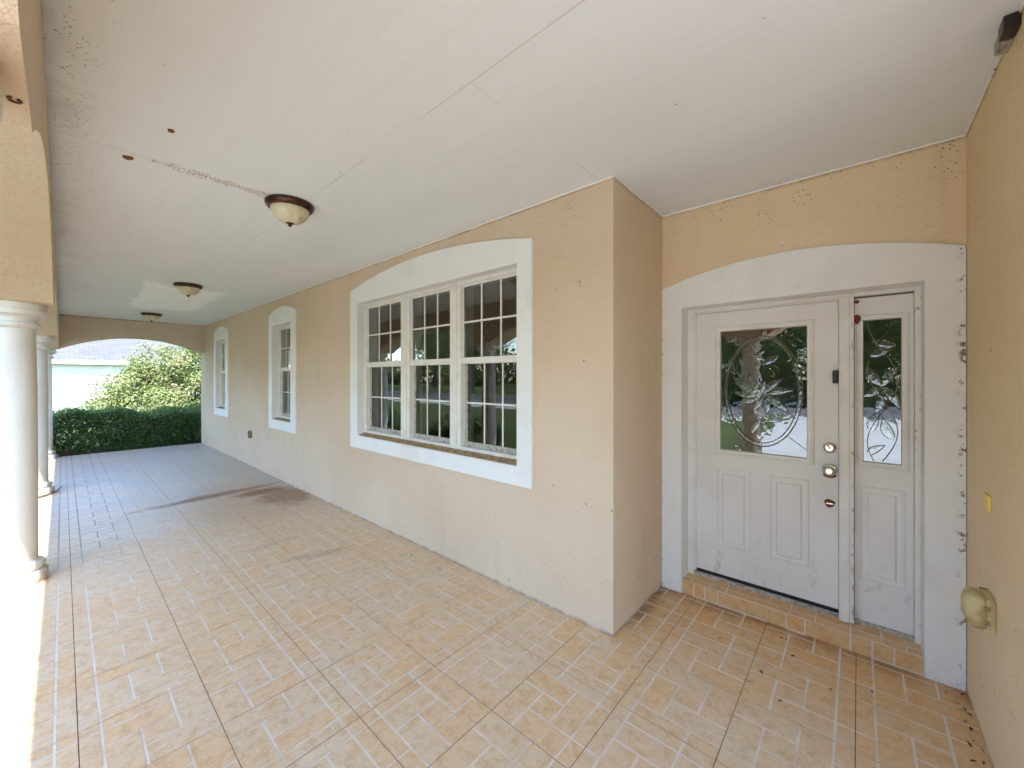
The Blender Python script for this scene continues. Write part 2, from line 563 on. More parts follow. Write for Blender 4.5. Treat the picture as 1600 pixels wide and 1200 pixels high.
# ------------------------------------------------------------------ mesh builder
class MB:
    def __init__(s):
        s.v, s.f = [], []

    def quad(s, *p):
        i = len(s.v)
        s.v += [tuple(q) for q in p]
        s.f.append(tuple(range(i, i + len(p))))

    def box(s, x0, x1, y0, y1, z0, z1):
        i = len(s.v)
        s.v += [(x, y, z) for x in (x0, x1) for y in (y0, y1) for z in (z0, z1)]
        for q in ((0, 1, 3, 2), (4, 6, 7, 5), (0, 4, 5, 1), (2, 3, 7, 6), (0, 2, 6, 4), (1, 5, 7, 3)):
            s.f.append(tuple(i + k for k in q))
        return s

    def loft(s, loops, close=True, cap0=False, cap1=False):
        """loops: list of equal-length point lists"""
        i = len(s.v)
        m = len(loops[0])
        for l in loops:
            s.v += [tuple(p) for p in l]
        for a in range(len(loops) - 1):
            for k in range(m if close else m - 1):
                k2 = (k + 1) % m
                s.f.append((i + a * m + k, i + a * m + k2, i + (a + 1) * m + k2, i + (a + 1) * m + k))
        if cap0:
            s.f.append(tuple(i + k for k in range(m))[::-1])
        if cap1:
            s.f.append(tuple(i + (len(loops) - 1) * m + k for k in range(m)))
        return s

    def prism(s, poly, a, b, axis):
        """poly 2-D, extruded along axis from a to b. axis x: (y,z); y: (x,z); z: (x,y)"""
        mk = {'x': lambda p, t: (t, p[0], p[1]), 'y': lambda p, t: (p[0], t, p[1]), 'z': lambda p, t: (p[0], p[1], t)}[axis]
        return s.loft([[mk(p, a) for p in poly], [mk(p, b) for p in poly]], True, True, True)

    def lathe(s, prof, cx, cy, seg=40, cap=True):
        loops = [[(cx + r * math.cos(2 * math.pi * k / seg), cy + r * math.sin(2 * math.pi * k / seg), z) for k in range(seg)] for r, z in prof]
        return s.loft(loops, True, cap, cap)

    def lathe_y(s, prof, cx, cz, seg=28):
        loops = [[(cx + r * math.cos(2 * math.pi * k / seg), y, cz + r * math.sin(2 * math.pi * k / seg)) for k in range(seg)] for r, y in prof]
        return s.loft(loops, True, True, True)

    def tube(s, pts, rad, seg=6):
        pts = [Vector(p) for p in pts]
        rads = rad if isinstance(rad, (list, tuple)) else [rad] * len(pts)
        loops = []
        for k, p in enumerate(pts):
            d = (pts[min(k + 1, len(pts) - 1)] - pts[max(k - 1, 0)]).normalized()
            u = d.cross(Vector((0, 0, 1)) if abs(d.z) < .95 else Vector((1, 0, 0))).normalized()
            w = d.cross(u)
            loops.append([p + rads[k] * (math.cos(2 * math.pi * a / seg) * u + math.sin(2 * math.pi * a / seg) * w) for a in range(seg)])
        return s.loft(loops, True, True, True)

    def build(s, name, mat, parent=None, smooth=False, bevel=0, label=None, angle=35, nofix=False):
        me = bpy.data.meshes.new(name)
        me.from_pydata(s.v, [], s.f)
        mats = mat if isinstance(mat, (list, tuple)) else [mat]
        for m_ in mats:
            me.materials.append(m_)
        if not nofix:
            bm = bmesh.new()
            bm.from_mesh(me)
            bmesh.ops.recalc_face_normals(bm, faces=bm.faces)
            bm.to_mesh(me)
            bm.free()
        me.update()
        o = bpy.data.objects.new(name, me)
        COL.objects.link(o)
        if parent is not None:
            o.parent = parent
        if smooth:
            me.polygons.foreach_set('use_smooth', [True] * len(me.polygons))
            me.set_sharp_from_angle(angle=R(angle))
        if bevel:
            b = o.modifiers.new('bevel', 'BEVEL')
            b.width = bevel
            b.segments = 2
            b.limit_method = 'ANGLE'
            b.angle_limit = R(40)
        if label:
            o['label'] = label
        return o


def tag(o, label, cat, group=None, kind=None):
    o['label'] = label
    o['category'] = cat
    if group:
        o['group'] = group
    if kind:
        o['kind'] = kind
    return o


def empty(name, loc, label, cat, group=None):
    o = bpy.data.objects.new(name, None)
    COL.objects.link(o)
    o.location = loc
    o.empty_display_size = .2
    return tag(o, label, cat, group)


def struct(o):
    o['kind'] = 'structure'
    return o


def rebase(parent):
    """children were modelled in world coordinates: keep them there under a moved parent"""
    bpy.context.view_layer.update()


def put(o, root):
    """parent a world-coordinate mesh to a root Empty that stands elsewhere"""
    o.parent = root
    o.matrix_parent_inverse = Matrix.Translation(-Vector(root.location))
    return o


# ------------------------------------------------------------------ the house: walls, ceiling, roof
YW, YD, XC, XR, H = 2.243, 3.052, -1.1364, .416, 2.848
YB0, YB1 = -.47, -.047          # arched beam, outer and inner face
house = bpy.data.objects.new('house', None)
COL.objects.link(house)
tag(house, 'tan stucco house with a tiled arcade porch, white trimmed windows and white front door', 'house')


def wall_holes(name, x0, x1, z0, z1, yf, yb, holes, mat):
    xs = sorted({x0, x1, *[h[0] for h in holes], *[h[1] for h in holes]})
    zs = sorted({z0, z1, *[h[2] for h in holes], *[h[3] for h in holes]})
    b = MB()
    hole = lambda xm, zm: any(h[0] < xm < h[1] and h[2] < zm < h[3] for h in holes)
    for i in range(len(xs) - 1):
        for j in range(len(zs) - 1):
            if hole((xs[i] + xs[i + 1]) / 2, (zs[j] + zs[j + 1]) / 2):
                continue
            a, c, d, e = xs[i], xs[i + 1], zs[j], zs[j + 1]
            b.quad((a, yf, d), (c, yf, d), (c, yf, e), (a, yf, e))
            b.quad((a, yb, d), (a, yb, e), (c, yb, e), (c, yb, d))
    for hx0, hx1, hz0, hz1 in holes:
        b.quad((hx0, yf, hz0), (hx0, yf, hz1), (hx0, yb, hz1), (hx0, yb, hz0))
        b.quad((hx1, yf, hz0), (hx1, yb, hz0), (hx1, yb, hz1), (hx1, yf, hz1))
        b.quad((hx0, yf, hz0), (hx0, yb, hz0), (hx1, yb, hz0), (hx1, yf, hz0))
        b.quad((hx0, yf, hz1), (hx1, yf, hz1), (hx1, yb, hz1), (hx0, yb, hz1))
    b.quad((x0, yf, z0), (x0, yf, z1), (x0, yb, z1), (x0, yb, z0))
    b.quad((x1, yf, z0), (x1, yb, z0), (x1, yb, z1), (x1, yf, z1))
    b.quad((x0, yf, z1), (x1, yf, z1), (x1, yb, z1), (x0, yb, z1))
    me = bpy.data.meshes.new(name)
    me.from_pydata(b.v, [], b.f)
    bm = bmesh.new()
    bm.from_mesh(me)
    bmesh.ops.remove_doubles(bm, verts=bm.verts, dist=1e-5)
    bmesh.ops.recalc_face_normals(bm, faces=bm.faces)
    if name == 'front_wall':      # the plastered outside corner is slightly rounded
        ed = [e for e in bm.edges if all(abs(v.co.x - x1) < 1e-4 and abs(v.co.y - yf) < 1e-4 for v in e.verts)]
        bmesh.ops.bevel(bm, geom=ed, offset=.011, segments=3, profile=.5, affect='EDGES')
    bm.to_mesh(me)
    bm.free()
    me.materials.append(mat)
    o = bpy.data.objects.new(name, me)
    COL.objects.link(o)
    o.parent = house
    return o


# openings: x0, x1, z0, z1
W1 = (-4.302, -1.905, .945, 2.45)
W2 = (-7.085, -6.312, .938, 2.43)
W3 = (-10.635, -9.88, .945, 2.41)
DO = (-.988, .266, 0.0, 2.12)
wall_holes('front_wall', -12.10, XC, -.12, 2.93, YW, 2.47, [(w[0] - .014, w[1] + .014, w[2] - .03, w[3] + .014) for w in (W1, W2, W3)], M['stucco'])
MB().box(-1.36, XC, 2.47, 3.30, -.12, 2.93).build('recess_wall', M['stucco_recess'], house)
wall_holes('entry_wall', XC, XR, -.12, 2.93, YD, 3.30, [(-1.01, .29, -.11, 2.14)], M['stucco_lifted'])
MB().box(XR, 4.2, 1.50, 3.30, -.12, 2.93).build('side_wall', M['stucco_lifted'], house)  # cut short out of view, opening the porch so more light reaches the recess
MB().box(4.0, 4.2, YB0, 1.499, -.12, 2.93).build('end_wall', M['stucco'], house)  # unseen wall closing the porch bay added for recess light
# back and end walls so that no light leaks in
MB().box(-12.10, -11.9, 2.47, 9.0, -.12, 2.93).build('end_wall', M['stucco'], house)
MB().box(XR, XR + .2, 3.30, 9.0, -.12, 2.93).build('end_wall', M['stucco'], house)
MB().box(-11.9, XR, 8.8, 9.0, -.12, 2.93).build('back_wall', M['stucco'], house)
# dark rooms behind the windows
b = MB()
b.quad((-11.89, 6.5, 0), (XR - .01, 6.5, 0), (XR - .01, 6.5, 2.7), (-11.89, 6.5, 2.7))
b.quad((-11.89, 2.48, 2.7), (-11.89, 6.5, 2.7), (-1.362, 6.5, 2.7), (-1.362, 2.48, 2.7))
b.quad((-1.362, 3.31, 2.7), (-1.362, 6.5, 2.7), (XR - .01, 6.5, 2.7), (XR - .01, 3.31, 2.7))
for xx in (-8.6, -5.6):
    b.box(xx, xx + .1, 2.48, 6.49, 0.0, 2.69)
b.box(-1.37, -1.362, 3.31, 6.49, 0.0, 2.69)
b.build('room', M['room'], house, nofix=True)
MB().box(-11.89, XR - .01, 3.31, 6.49, -.05, -.004).box(-11.89, -1.37, 2.48, 3.305, -.05, -.004).build('room_floor', M['roomfloor'], house)

# ceiling
b = MB()
b.box(-11.76, XR - .002, YB1 - .02, YW + .02, H, H + .05)
b.box(XR - .002, 3.999, YB1 - .02, 1.499, H, H + .05)
b.box(XC - .02, XR - .002, YW + .02, YD + .02, H, H + .05)
b.build('ceiling', M['ceiling'], house)
# pale caulk bead where ceiling and walls meet
b = MB()
b.tube([(-11.75, YW - .003, H - .004), (XC + .003, YW - .003, H - .004), (XC + .003, YD - .003, H - .004), (XR - .003, YD - .003, H - .004), (XR - .003, 1.497, H - .004), (3.99, 1.497, H - .004)], .007, 5)
b.build('caulk_bead', M['trim'], house)

# columns stand under the beam
CX = (-1.255, -4.93, -8.48, -12.0)
CY = -.252
ZS, ZC = 2.18, 2.55


def arch_pts(a, b, zs, zc, nseg=28, soft=False):
    """elliptical-ish low arch from (a,zs) over zc to (b,zs)"""
    w = (b - a) / 2
    rise = zc - zs
    rad = (w * w + rise * rise) / (2 * rise)
    cz = zc - rad
    out = []
    for k in range(nseg + 1):
        x = a + (b - a) * k / nseg
        z_ = cz + math.sqrt(max(0, rad * rad - (x - (a + w)) ** 2))
        if soft:
            e_ = min(1, min(x - a, b - x) / (.16 * (b - a)))
            z_ = zs + (z_ - zs) * (e_ * e_ * (3 - 2 * e_)) ** .6
        out.append((x, z_))
    return out


poly = [(-12.19, 2.93), (-12.19, ZS)]
for i in range(3, 0, -1):
    l, r = CX[i] + .215, CX[i - 1] - .215
    if i == 3:
        l = -11.76
    poly += arch_pts(l, r, ZS, ZC, 60)
poly += arch_pts(CX[0] + .215, 2.3 - .215, ZS, ZC, 60) + arch_pts(2.3 + .215, 4.0, ZS, 2.42)
poly += [(4.0, 2.93)]
b = MB()
b.prism(poly, YB0, YB1, 'y')
b.build('arched_beam', M['stucco'], house)
poly = [(YB1, 2.93), (YB1, ZS)] + arch_pts(YB1 + .002, YW - .002, 2.185, 2.475)[0:] + [(YW, 2.93)]
MB().prism(poly, -12.19, -11.76, 'x').build('end_arch', M['stucco'], house)

for i, cx in enumerate((-1.20,) + CX[1:] + (2.3,)):  # last column stands in the unseen bay added for recess light
    prof = [(.120, .16), (.124, .17), (.125, .8), (.121, 1.5), (.113, 1.995)]
    sh = MB().lathe(prof, cx, CY, 48).build('column', M['column'], house, smooth=True, angle=50)
    base = MB().lathe([(.178, 0), (.180, .006), (.180, .072), (.172, .084), (.150, .090), (.148, .100), (.158, .108), (.164, .122), (.164, .138), (.156, .152), (.138, .160), (.128, .166)], cx, CY, 56)
    base.build('base', M['column'], sh, smooth=True, angle=35)
    cap = MB().lathe([(.112, 1.985), (.128, 1.988), (.140, 1.996), (.145, 2.008), (.140, 2.022), (.128, 2.030), (.122, 2.036), (.124, 2.056), (.138, 2.074), (.160, 2.084), (.174, 2.088), (.178, 2.094), (.178, 2.126), (.172, 2.132), (.172, 2.1795)], cx, CY, 56)
    cap.build('capital', M['column'], sh, smooth=True, angle=35)

# roof with eaves; its fascia throws the straight shadow edge on the floor
b = MB()
ey, ez = -1.015, 2.66
rz = lambda y: 2.98 + .36 * (y - ey)
b.prism([(ey, 2.98), (4.2, rz(4.2)), (9.9, 2.98), (9.9, 2.935), (ey, 2.935)], -12.32, 6.5, 'x')
ro = b.build('roof', M['shingle2'], house)
b = MB().box(-12.35, 6.5, ey - .0, ey + .025, ez, 2.934)
b.build('fascia', M['fascia'], ro)
b = MB().box(-12.32, 6.5, ey + .025, YB0, 2.72, 2.74)
b.build('soffit', M['fascia'], ro)

# ------------------------------------------------------------------ tiled floor
T = .4392
JX, JY = -.449, .046
CELL = [0, .07, .19, .3137, T]
BR = [(0, 0, 0, 0), (0, 0, 1, 2), (0, 0, 3, 3), (1, 2, 0, 0), (3, 3, 0, 0), (1, 1, 1, 2), (2, 3, 1, 1), (2, 2, 2, 2), (1, 2, 3, 3), (3, 3, 2, 3)]
G, J = .0052, .0016


def tile_floor():
    verts, faces, mi, tone = [], [], [], []

    def rect(x0, x1, y0, y1, z, m, t):
        k = len(verts)
        verts.extend([(x0, y0, z), (x1, y0, z), (x1, y1, z), (x0, y1, z)])
        faces.append((k, k + 1, k + 2, k + 3))
        mi.append(m)
        tone.append(t)

    def clip(x0, x1, y0, y1):
        """clip to the porch plan: main strip plus the entry recess"""
        out = []
        for a0, a1, b0, b1 in ((-12.17, XR, -.50, YW), (XC, XR, YW, YD + .02), (XR, 4.0, -.50, 1.50)):
            c0, c1, d0, d1 = max(x0, a0), min(x1, a1), max(y0, b0), min(y1, b1)
            if c1 - c0 > 1e-4 and d1 - d0 > 1e-4:
                out.append((c0, c1, d0, d1))
        return out

    for ki in range(-28, 12):
        for kj in range(-2, 8):
            tx0, ty0 = JX + ki * T, JY + kj * T
            right = ki % 2 == 1      # this tile lies to the +x side of its pattern corner
            up = kj % 2 == 0
            ox = tx0 if right else tx0 + T
            oy = ty0 if up else ty0 + T
            sx, sy = (1 if right else -1), (1 if up else -1)
            swap = right != up
            for c in clip(tx0 + J, tx0 + T - J, ty0 + J, ty0 + T - J):
                rect(*c, -.0012, 1, 0)
            tt = random.uniform(-.2, .2)
            for i0, i1, j0, j1 in BR:
                a0, a1, b0, b1 = CELL[i0], CELL[i1 + 1], CELL[j0], CELL[j1 + 1]
                a0 += G if a0 > 0 else J
                b0 += G if b0 > 0 else J
                a1 -= G if i1 < 3 else J
                b1 -= G if j1 < 3 else J
                if swap:
                    a0, a1, b0, b1 = b0, b1, a0, a1
                xx = sorted((ox + sx * a0, ox + sx * a1))
                yy = sorted((oy + sy * b0, oy + sy * b1))
                t = min(1, max(0, random.gauss(.5, .25) + tt))
                for c in clip(xx[0], xx[1], yy[0], yy[1]):
                    rect(*c, 0.0, 0, t)
    rect(-12.17, XR, -.50, YW, -.0026, 2, 0)
    rect(XC, XR, YW, YD + .02, -.0026, 2, 0)
    rect(XR, 4.0, -.50, 1.50, -.0026, 2, 0)
    # the slab's outer edges, down to the ground
    k = len(verts)
    verts.extend([(-12.17, -.50, -.0026), (4.0, -.50, -.0026), (4.0, -.50, -.16), (-12.17, -.50, -.16), (-12.17, YW, -.0026), (-12.17, YW, -.16)])
    faces.extend([(k, k + 3, k + 2, k + 1), (k, k + 4, k + 5, k + 3)])
    mi.extend([2, 2])
    tone.extend([0, 0])
    me = bpy.data.meshes.new('porch_floor')
    me.from_pydata(verts, [], faces)
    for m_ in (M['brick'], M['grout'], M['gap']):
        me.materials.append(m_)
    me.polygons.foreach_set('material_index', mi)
    a = me.attributes.new('tone', 'FLOAT', 'FACE')
    a.data.foreach_set('value', tone)
    o = bpy.data.objects.new('porch_floor', me)
    COL.objects.link(o)
    struct(o)
    return o


tile_floor()


# ------------------------------------------------------------------ windows
def frame_loop(x0, x1, z0, z1, top, nseg=24):
    """outer outline (with arch) and matching inner outline"""
    outer = [(x0, z0), (x1, z0)]
    inner = []
    return outer, inner


def arched_trim(b, out, crown, hole, y0, y1, legs_only=False, xcrown=.5):
    ox0, ox1, oz0, oz1 = out
    ix0, ix1, iz0, iz1 = hole
    arch = arch_pts(ox0, ox1, oz1, crown, 30)[::-1]          # right to left
    innertop = [(ix1 + (ix0 - ix1) * k / 30, iz1) for k in range(31)]
    outer = [(ox1, oz0)] + arch + [(ox0, oz0)]
    inner = [(ix1, iz0)] + innertop + [(ix0, iz0)]
    P = lambda q, y: (q[0], y, q[1])
    if legs_only:
        b.loft([[P(q, y0) for q in inner], [P(q, y0) for q in outer], [P(q, y1) for q in outer], [P(q, y1) for q in inner]], False)
        k = len(b.v)
        i0 = k - 4 * len(inner)
        m = len(inner)
        for e in (0, m - 1):
            b.f.append((i0 + e, i0 + m + e, i0 + 2 * m + e, i0 + 3 * m + e))
        # reveal faces of the opening
        for e in range(m - 1):
            b.f.append((i0 + e, i0 + e + 1, i0 + 3 * m + e + 1, i0 + 3 * m + e))
    else:
        b.loft([[P(q, y1) for q in outer], [P(q, y0) for q in outer], [P(q, y0) for q in inner], [P(q, y1) for q in inner], [P(q, y1) for q in outer]], True)
    return b


def window(label, hole, out, crown, mull, curtain=None):
    x0, x1, z0, z1 = hole
    yf = 2.315
    # the vinyl frame with its mullions is the window part itself
    b = MB()
    fw = .03
    b.box(x0, x1, yf, 2.47, z1 - fw, z1)
    b.box(x0, x1, yf, 2.47, z0 + .012, z0 + .05)
    b.box(x0, x0 + fw, yf, 2.47, z0 + .05, z1 - fw)
    b.box(x1 - fw, x1, yf, 2.47, z0 + .05, z1 - fw)
    units = []
    left = x0 + fw
    for m0, m1 in mull:
        b.box(m0, m1, yf - .006, 2.47, z0 + .05, z1 - fw)
        b.box((m0 + m1) / 2 - .028, (m0 + m1) / 2 + .028, yf - .014, yf - .006, z0 + .05, z1 - fw)
        units.append((left, m0))
        left = m1
    units.append((left, x1 - fw))
    w = b.build('window', M['vinyl'], house, bevel=.003, label=label)
    t = MB()
    arched_trim(t, out, crown, hole, YW - .024, YW + .06)
    t.build('trim', M['trim'], w, bevel=.004)
    # side reveals lined in white, dirty sill sloping out
    t = MB()
    t.box(x0 - .012, x0 + .0, YW + .06, yf + .02, z0, z1)
    t.box(x1 - .0, x1 + .012, YW + .06, yf + .02, z0, z1)
    t.box(x0, x1, YW + .06, yf + .02, z1 + .0, z1 + .012)
    t.build('reveal', M['trim'], w)
    MB().prism([(YW - .012, z0 + .0015), (YW - .012, z0 + .004), (yf - .001, z0 + .024), (yf - .001, z0 - .028), (YW + .062, z0 - .028), (YW + .062, z0 + .0015)], x0 + .001, x1 - .001, 'x').build('sill', M['sill'], w)
    zm = z0 + (z1 - z0) * .535
    for u0, u1 in units:
        wd = u1 - u0
        # upper sash, outer plane
        yu, yl = 2.345, 2.372
        s = .022
        b = MB()
        b.box(u0, u1, yu - .014, yu + .012, z1 - fw - s, z1 - fw)
        b.box(u0, u1, yu - .024, yu + .012, zm - .028, zm + .028)
        b.box(u0, u0 + s * .6, yu - .012, yu + .012, zm + .028, z1 - fw - s)
        b.box(u1 - s * .6, u1, yu - .012, yu + .012, zm + .028, z1 - fw - s)
        b.build('upper_sash', M['vinyl'], w, bevel=.002)
        b = MB()
        zb = z0 + .05
        b.box(u0, u0 + .03, yl - .01, yl + .012, zb + .045, zm - .028)
        b.box(u1 - .03, u1, yl - .01, yl + .012, zb + .045, zm - .028)
        b.box(u0, u1, yl - .016, yl + .012, zb, zb + .045)
        b.build('lower_sash', M['greyrail'], w, bevel=.002)
        # muntin bars
        nc = 3 if wd > .55 else 2
        b = MB()
        a0, a1 = u0 + s * .6, u1 - s * .6
        for k in range(1, nc):
            xx = a0 + (a1 - a0) * k / nc
            b.box(xx - .008, xx + .008, yu - .008, yu - .001, zm + .028, z1 - fw - s)
        zz = (zm + .028 + z1 - fw - s) / 2
        b.box(a0, a1, yu - .0095, yu - .0015, zz - .008, zz + .008)
        b.build('muntin', M['vinyl'], w)
        b = MB()
        a0, a1 = u0 + .03, u1 - .03
        for k in range(1, nc):
            xx = a0 + (a1 - a0) * k / nc
            b.box(xx - .0075, xx + .0075, yl - .007, yl - .001, zb + .045, zm - .028)
        zz = (zb + .045 + zm - .028) / 2
        b.box(a0, a1, yl - .0085, yl - .0015, zz - .0075, zz + .0075)
        b.build('muntin', M['vinyl'], w)
        b = MB()
        y = yu
        b.quad((u0, y, zm), (u1, y, zm), (u1, y, z1 - fw), (u0, y, z1 - fw))
        b.build('pane', M['pane'], w, nofix=True)
        b = MB()
        y = yl
        b.quad((u0, y, zb + .01), (u1, y, zb + .01), (u1, y, zm), (u0, y, zm))
        b.build('pane', M['screened'], w, nofix=True)
    if curtain:
        b = MB()
        c0, c1 = curtain
        pts = []
        k = 0
        while c0 + .02 * k <= c1:
            pts.append((c0 + .02 * k, 2.56 + .018 * math.sin(k * 1.25)))
            k += 1
        b.loft([[(p, q, z0 - .2) for p, q in pts], [(p, q, 2.68) for p, q in pts]], False)
        b.build('curtain', M['curtain'], w, smooth=True, angle=80)
    return w


window('wide three-unit window with arched white trim', W1, (-4.469, -1.763, .80, 2.605), 2.752, [(-3.56, -3.405), (-2.775, -2.63)])
window('narrow single window with arched white trim', W2, (-7.241, -6.142, .792, 2.60), 2.70, [], (-7.0, -6.2))
window('narrow single window with arched white trim nearest the garden end', W3, (-10.776, -9.673, .792, 2.595), 2.695, [], (-10.6, -9.8))


# ------------------------------------------------------------------ entrance: trim, frame, door, sidelight
def molding(b, x0, x1, z0, z1, prof, y):
    """nested rectangles: prof = [(inset, out)], out > 0 stands proud towards -y"""
    loops = []
    for ins, o in prof:
        loops.append([(x0 + ins, y - o, z0 + ins), (x1 - ins, y - o, z0 + ins), (x1 - ins, y - o, z1 - ins), (x0 + ins, y - o, z1 - ins)])
    b.loft(loops, True, False, True)
    return b


def ring_frame(b, x0, x1, z0, z1, prof, y):
    loops = []
    for ins, o in prof:
        loops.append([(x0 + ins, y - o, z0 + ins), (x1 - ins, y - o, z0 + ins), (x1 - ins, y - o, z1 - ins), (x0 + ins, y - o, z1 - ins)])
    b.loft(loops, True)
    return b


YT = 3.034                       # face of the white surround
t = MB()
arched_trim(t, (XC + .002, XR - .002, .0, 2.276), 2.405, DO, YT, 3.20, legs_only=True)
t.build('door_surround', M['trim'], house, bevel=.004)

YJ = 3.182                       # jamb face
f = MB()
f.box(DO[0], DO[0] + .044, YJ, 3.30, .0, DO[3])
f.box(DO[1] - .026, DO[1], YJ, 3.30, .0, DO[3])
f.box(DO[0] + .044, DO[1] - .026, YJ, 3.30, 2.096, DO[3])
f.box(-.090, -.020, YJ - .014, 3.30, .105, 2.096)
f.box(-.080, -.040, YJ - .022, YJ - .014, .105, 2.096)
f.box(DO[0] + .044, DO[0] + .056, YJ + .012, 3.30, .13, 2.085)
f.box(DO[0] + .044, -.09, YJ + .012, 3.30, 2.086, 2.096)
f.build('door_frame', M['frame'], house, bevel=.003)

# tiled step
b = MB()
b.box(DO[0] + .001, DO[1] - .001, 3.046, 3.24, 0, .100)
step = b.build('step', M['grout'], house)


def step_tiles():
    v, fc, tone = [], [], []

    def rect(p, t):
        k = len(v)
        v.extend(p)
        fc.append(tuple(range(k, k + 4)))
        tone.append(t)
    zt, yf2 = .1012, 3.0446
    xs = [DO[0] + .001, -.905, -.83, -.745, -.449, -.345, -.25, -.035, .06, .15, DO[1] - .001]
    dark = {-.449}
    for a, c in zip(xs[:-1], xs[1:]):
        ga = .001 if a in dark else .004
        gc = .001 if c in dark else .004
        t = random.random()
        hi = .096 if random.random() < .5 else .099
        lo = .008 if random.random() < .5 else .001
        rect([(a + ga, yf2, lo), (c - gc, yf2, lo), (c - gc, yf2, hi), (a + ga, yf2, hi)], t)
    xs2 = [DO[0] + .001, -.93, -.80, -.70, -.449, -.33, -.20, -.035, .10, .20, DO[1] - .001]
    for a, c in zip(xs2[:-1], xs2[1:]):
        ga = .001 if a in dark else .004
        gc = .001 if c in dark else .004
        for y0, y1 in ((3.050, 3.108), (3.116, 3.24)):
            rect([(a + ga, y0, zt), (c - gc, y0, zt), (c - gc, y1, zt), (a + ga, y1, zt)], random.random())
    me = bpy.data.meshes.new('step_tile')
    me.from_pydata(v, [], fc)
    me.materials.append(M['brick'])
    a = me.attributes.new('tone', 'FLOAT', 'FACE')
    a.data.foreach_set('value', tone)
    o = bpy.data.objects.new('step_tile', me)
    COL.objects.link(o)
    o.parent = step
    return o


step_tiles()
b = MB()
b.box(DO[0] + .045, -.091, YJ + .004, 3.30, .1, .118)
for k in range(4):
    b.box(DO[0] + .046, -.0915, YJ + .010 + k * .008, YJ + .013 + k * .008, .118, .121)
b.box(-.0195, DO[1] - .027, YJ + .004, 3.30, .1, .122)
b.build('threshold', M['alloy'], house, bevel=.002)

# door slab with a hole for the glass
YS = 3.212
dx0, dx1, dz0, dz1 = -.940, -.093, .148, 2.084
gx0, gx1, gz0, gz1 = -.770, -.248, 1.070, 1.946


def slab(name, x0, x1, z0, z1, g, label=None):
    b = MB()
    ring_frame(b, x0, x1, z0, z1, [(0, -.044), (0, 0)], YS)
    # front faces round the glass opening
    k = len(b.v)
    b.v += [(x0, YS, z0), (x1, YS, z0), (x1, YS, z1), (x0, YS, z1), (g[0], YS, g[2]), (g[1], YS, g[2]), (g[1], YS, g[3]), (g[0], YS, g[3]),
            (g[0], YS + .04, g[2]), (g[1], YS + .04, g[2]), (g[1], YS + .04, g[3]), (g[0], YS + .04, g[3])]
    for a in range(4):
        c = (a + 1) % 4
        b.f.append((k + a, k + c, k + 4 + c, k + 4 + a))
        b.f.append((k + 4 + a, k + 4 + c, k + 8 + c, k + 8 + a))
    return b.build(name, M['door'], house, label=label)


door = slab('front_door', dx0, dx1, dz0, dz1, (gx0, gx1, gz0, gz1))
b = MB()
ring_frame(b, gx0 - .034, gx1 + .034, gz0 - .034, gz1 + .034, [(0, 0), (.003, .012), (.014, .016), (.020, .011), (.036, .010), (.040, -.01)], YS)
b.build('glazing_frame', M['frame'], door, smooth=True, angle=25)
b = MB()
b.quad((gx0 - .01, YS + .012, gz0 - .01), (gx1 + .01, YS + .012, gz0 - .01), (gx1 + .01, YS + .012, gz1 + .01), (gx0 - .01, YS + .012, gz1 + .01))
b.build('glass_pane', M['doorglass'], door, nofix=True)

PROF = [(0, -.003), (.003, .007), (.010, .008), (.015, -.008), (.034, -.009), (.038, .001), (.044, .008), (.052, .009)]
for px0, px1 in ((-.793, -.572), (-.459, -.242)):
    b = MB()
    molding(b, px0, px1, .360, .932, PROF, YS - .0005)
    b.build('raised_panel', M['door'], door, smooth=True, angle=20)


def leaf_shape(b, cx, cz, ang, ln, wd, y, h=.0035):
    ca, sa = math.cos(ang), math.sin(ang)
    nseg = 8
    L, Cn, Rr = [], [], []
    for k in range(nseg + 1):
        t = k / nseg
        w = wd * math.sin(math.pi * t ** .8) * .5
        a = ln * t
        bend = .06 * ln * math.sin(math.pi * t)
        p = lambda u, v, yy: (cx + u * ca - v * sa, yy, cz + u * sa + v * ca)
        L.append(p(a, w + bend, y))
        Cn.append(p(a, bend, y - h * math.sin(math.pi * min(1, t + .05))))
        Rr.append(p(a, -w + bend, y))
    b.loft([L, Cn, Rr], False)
    return L, Rr


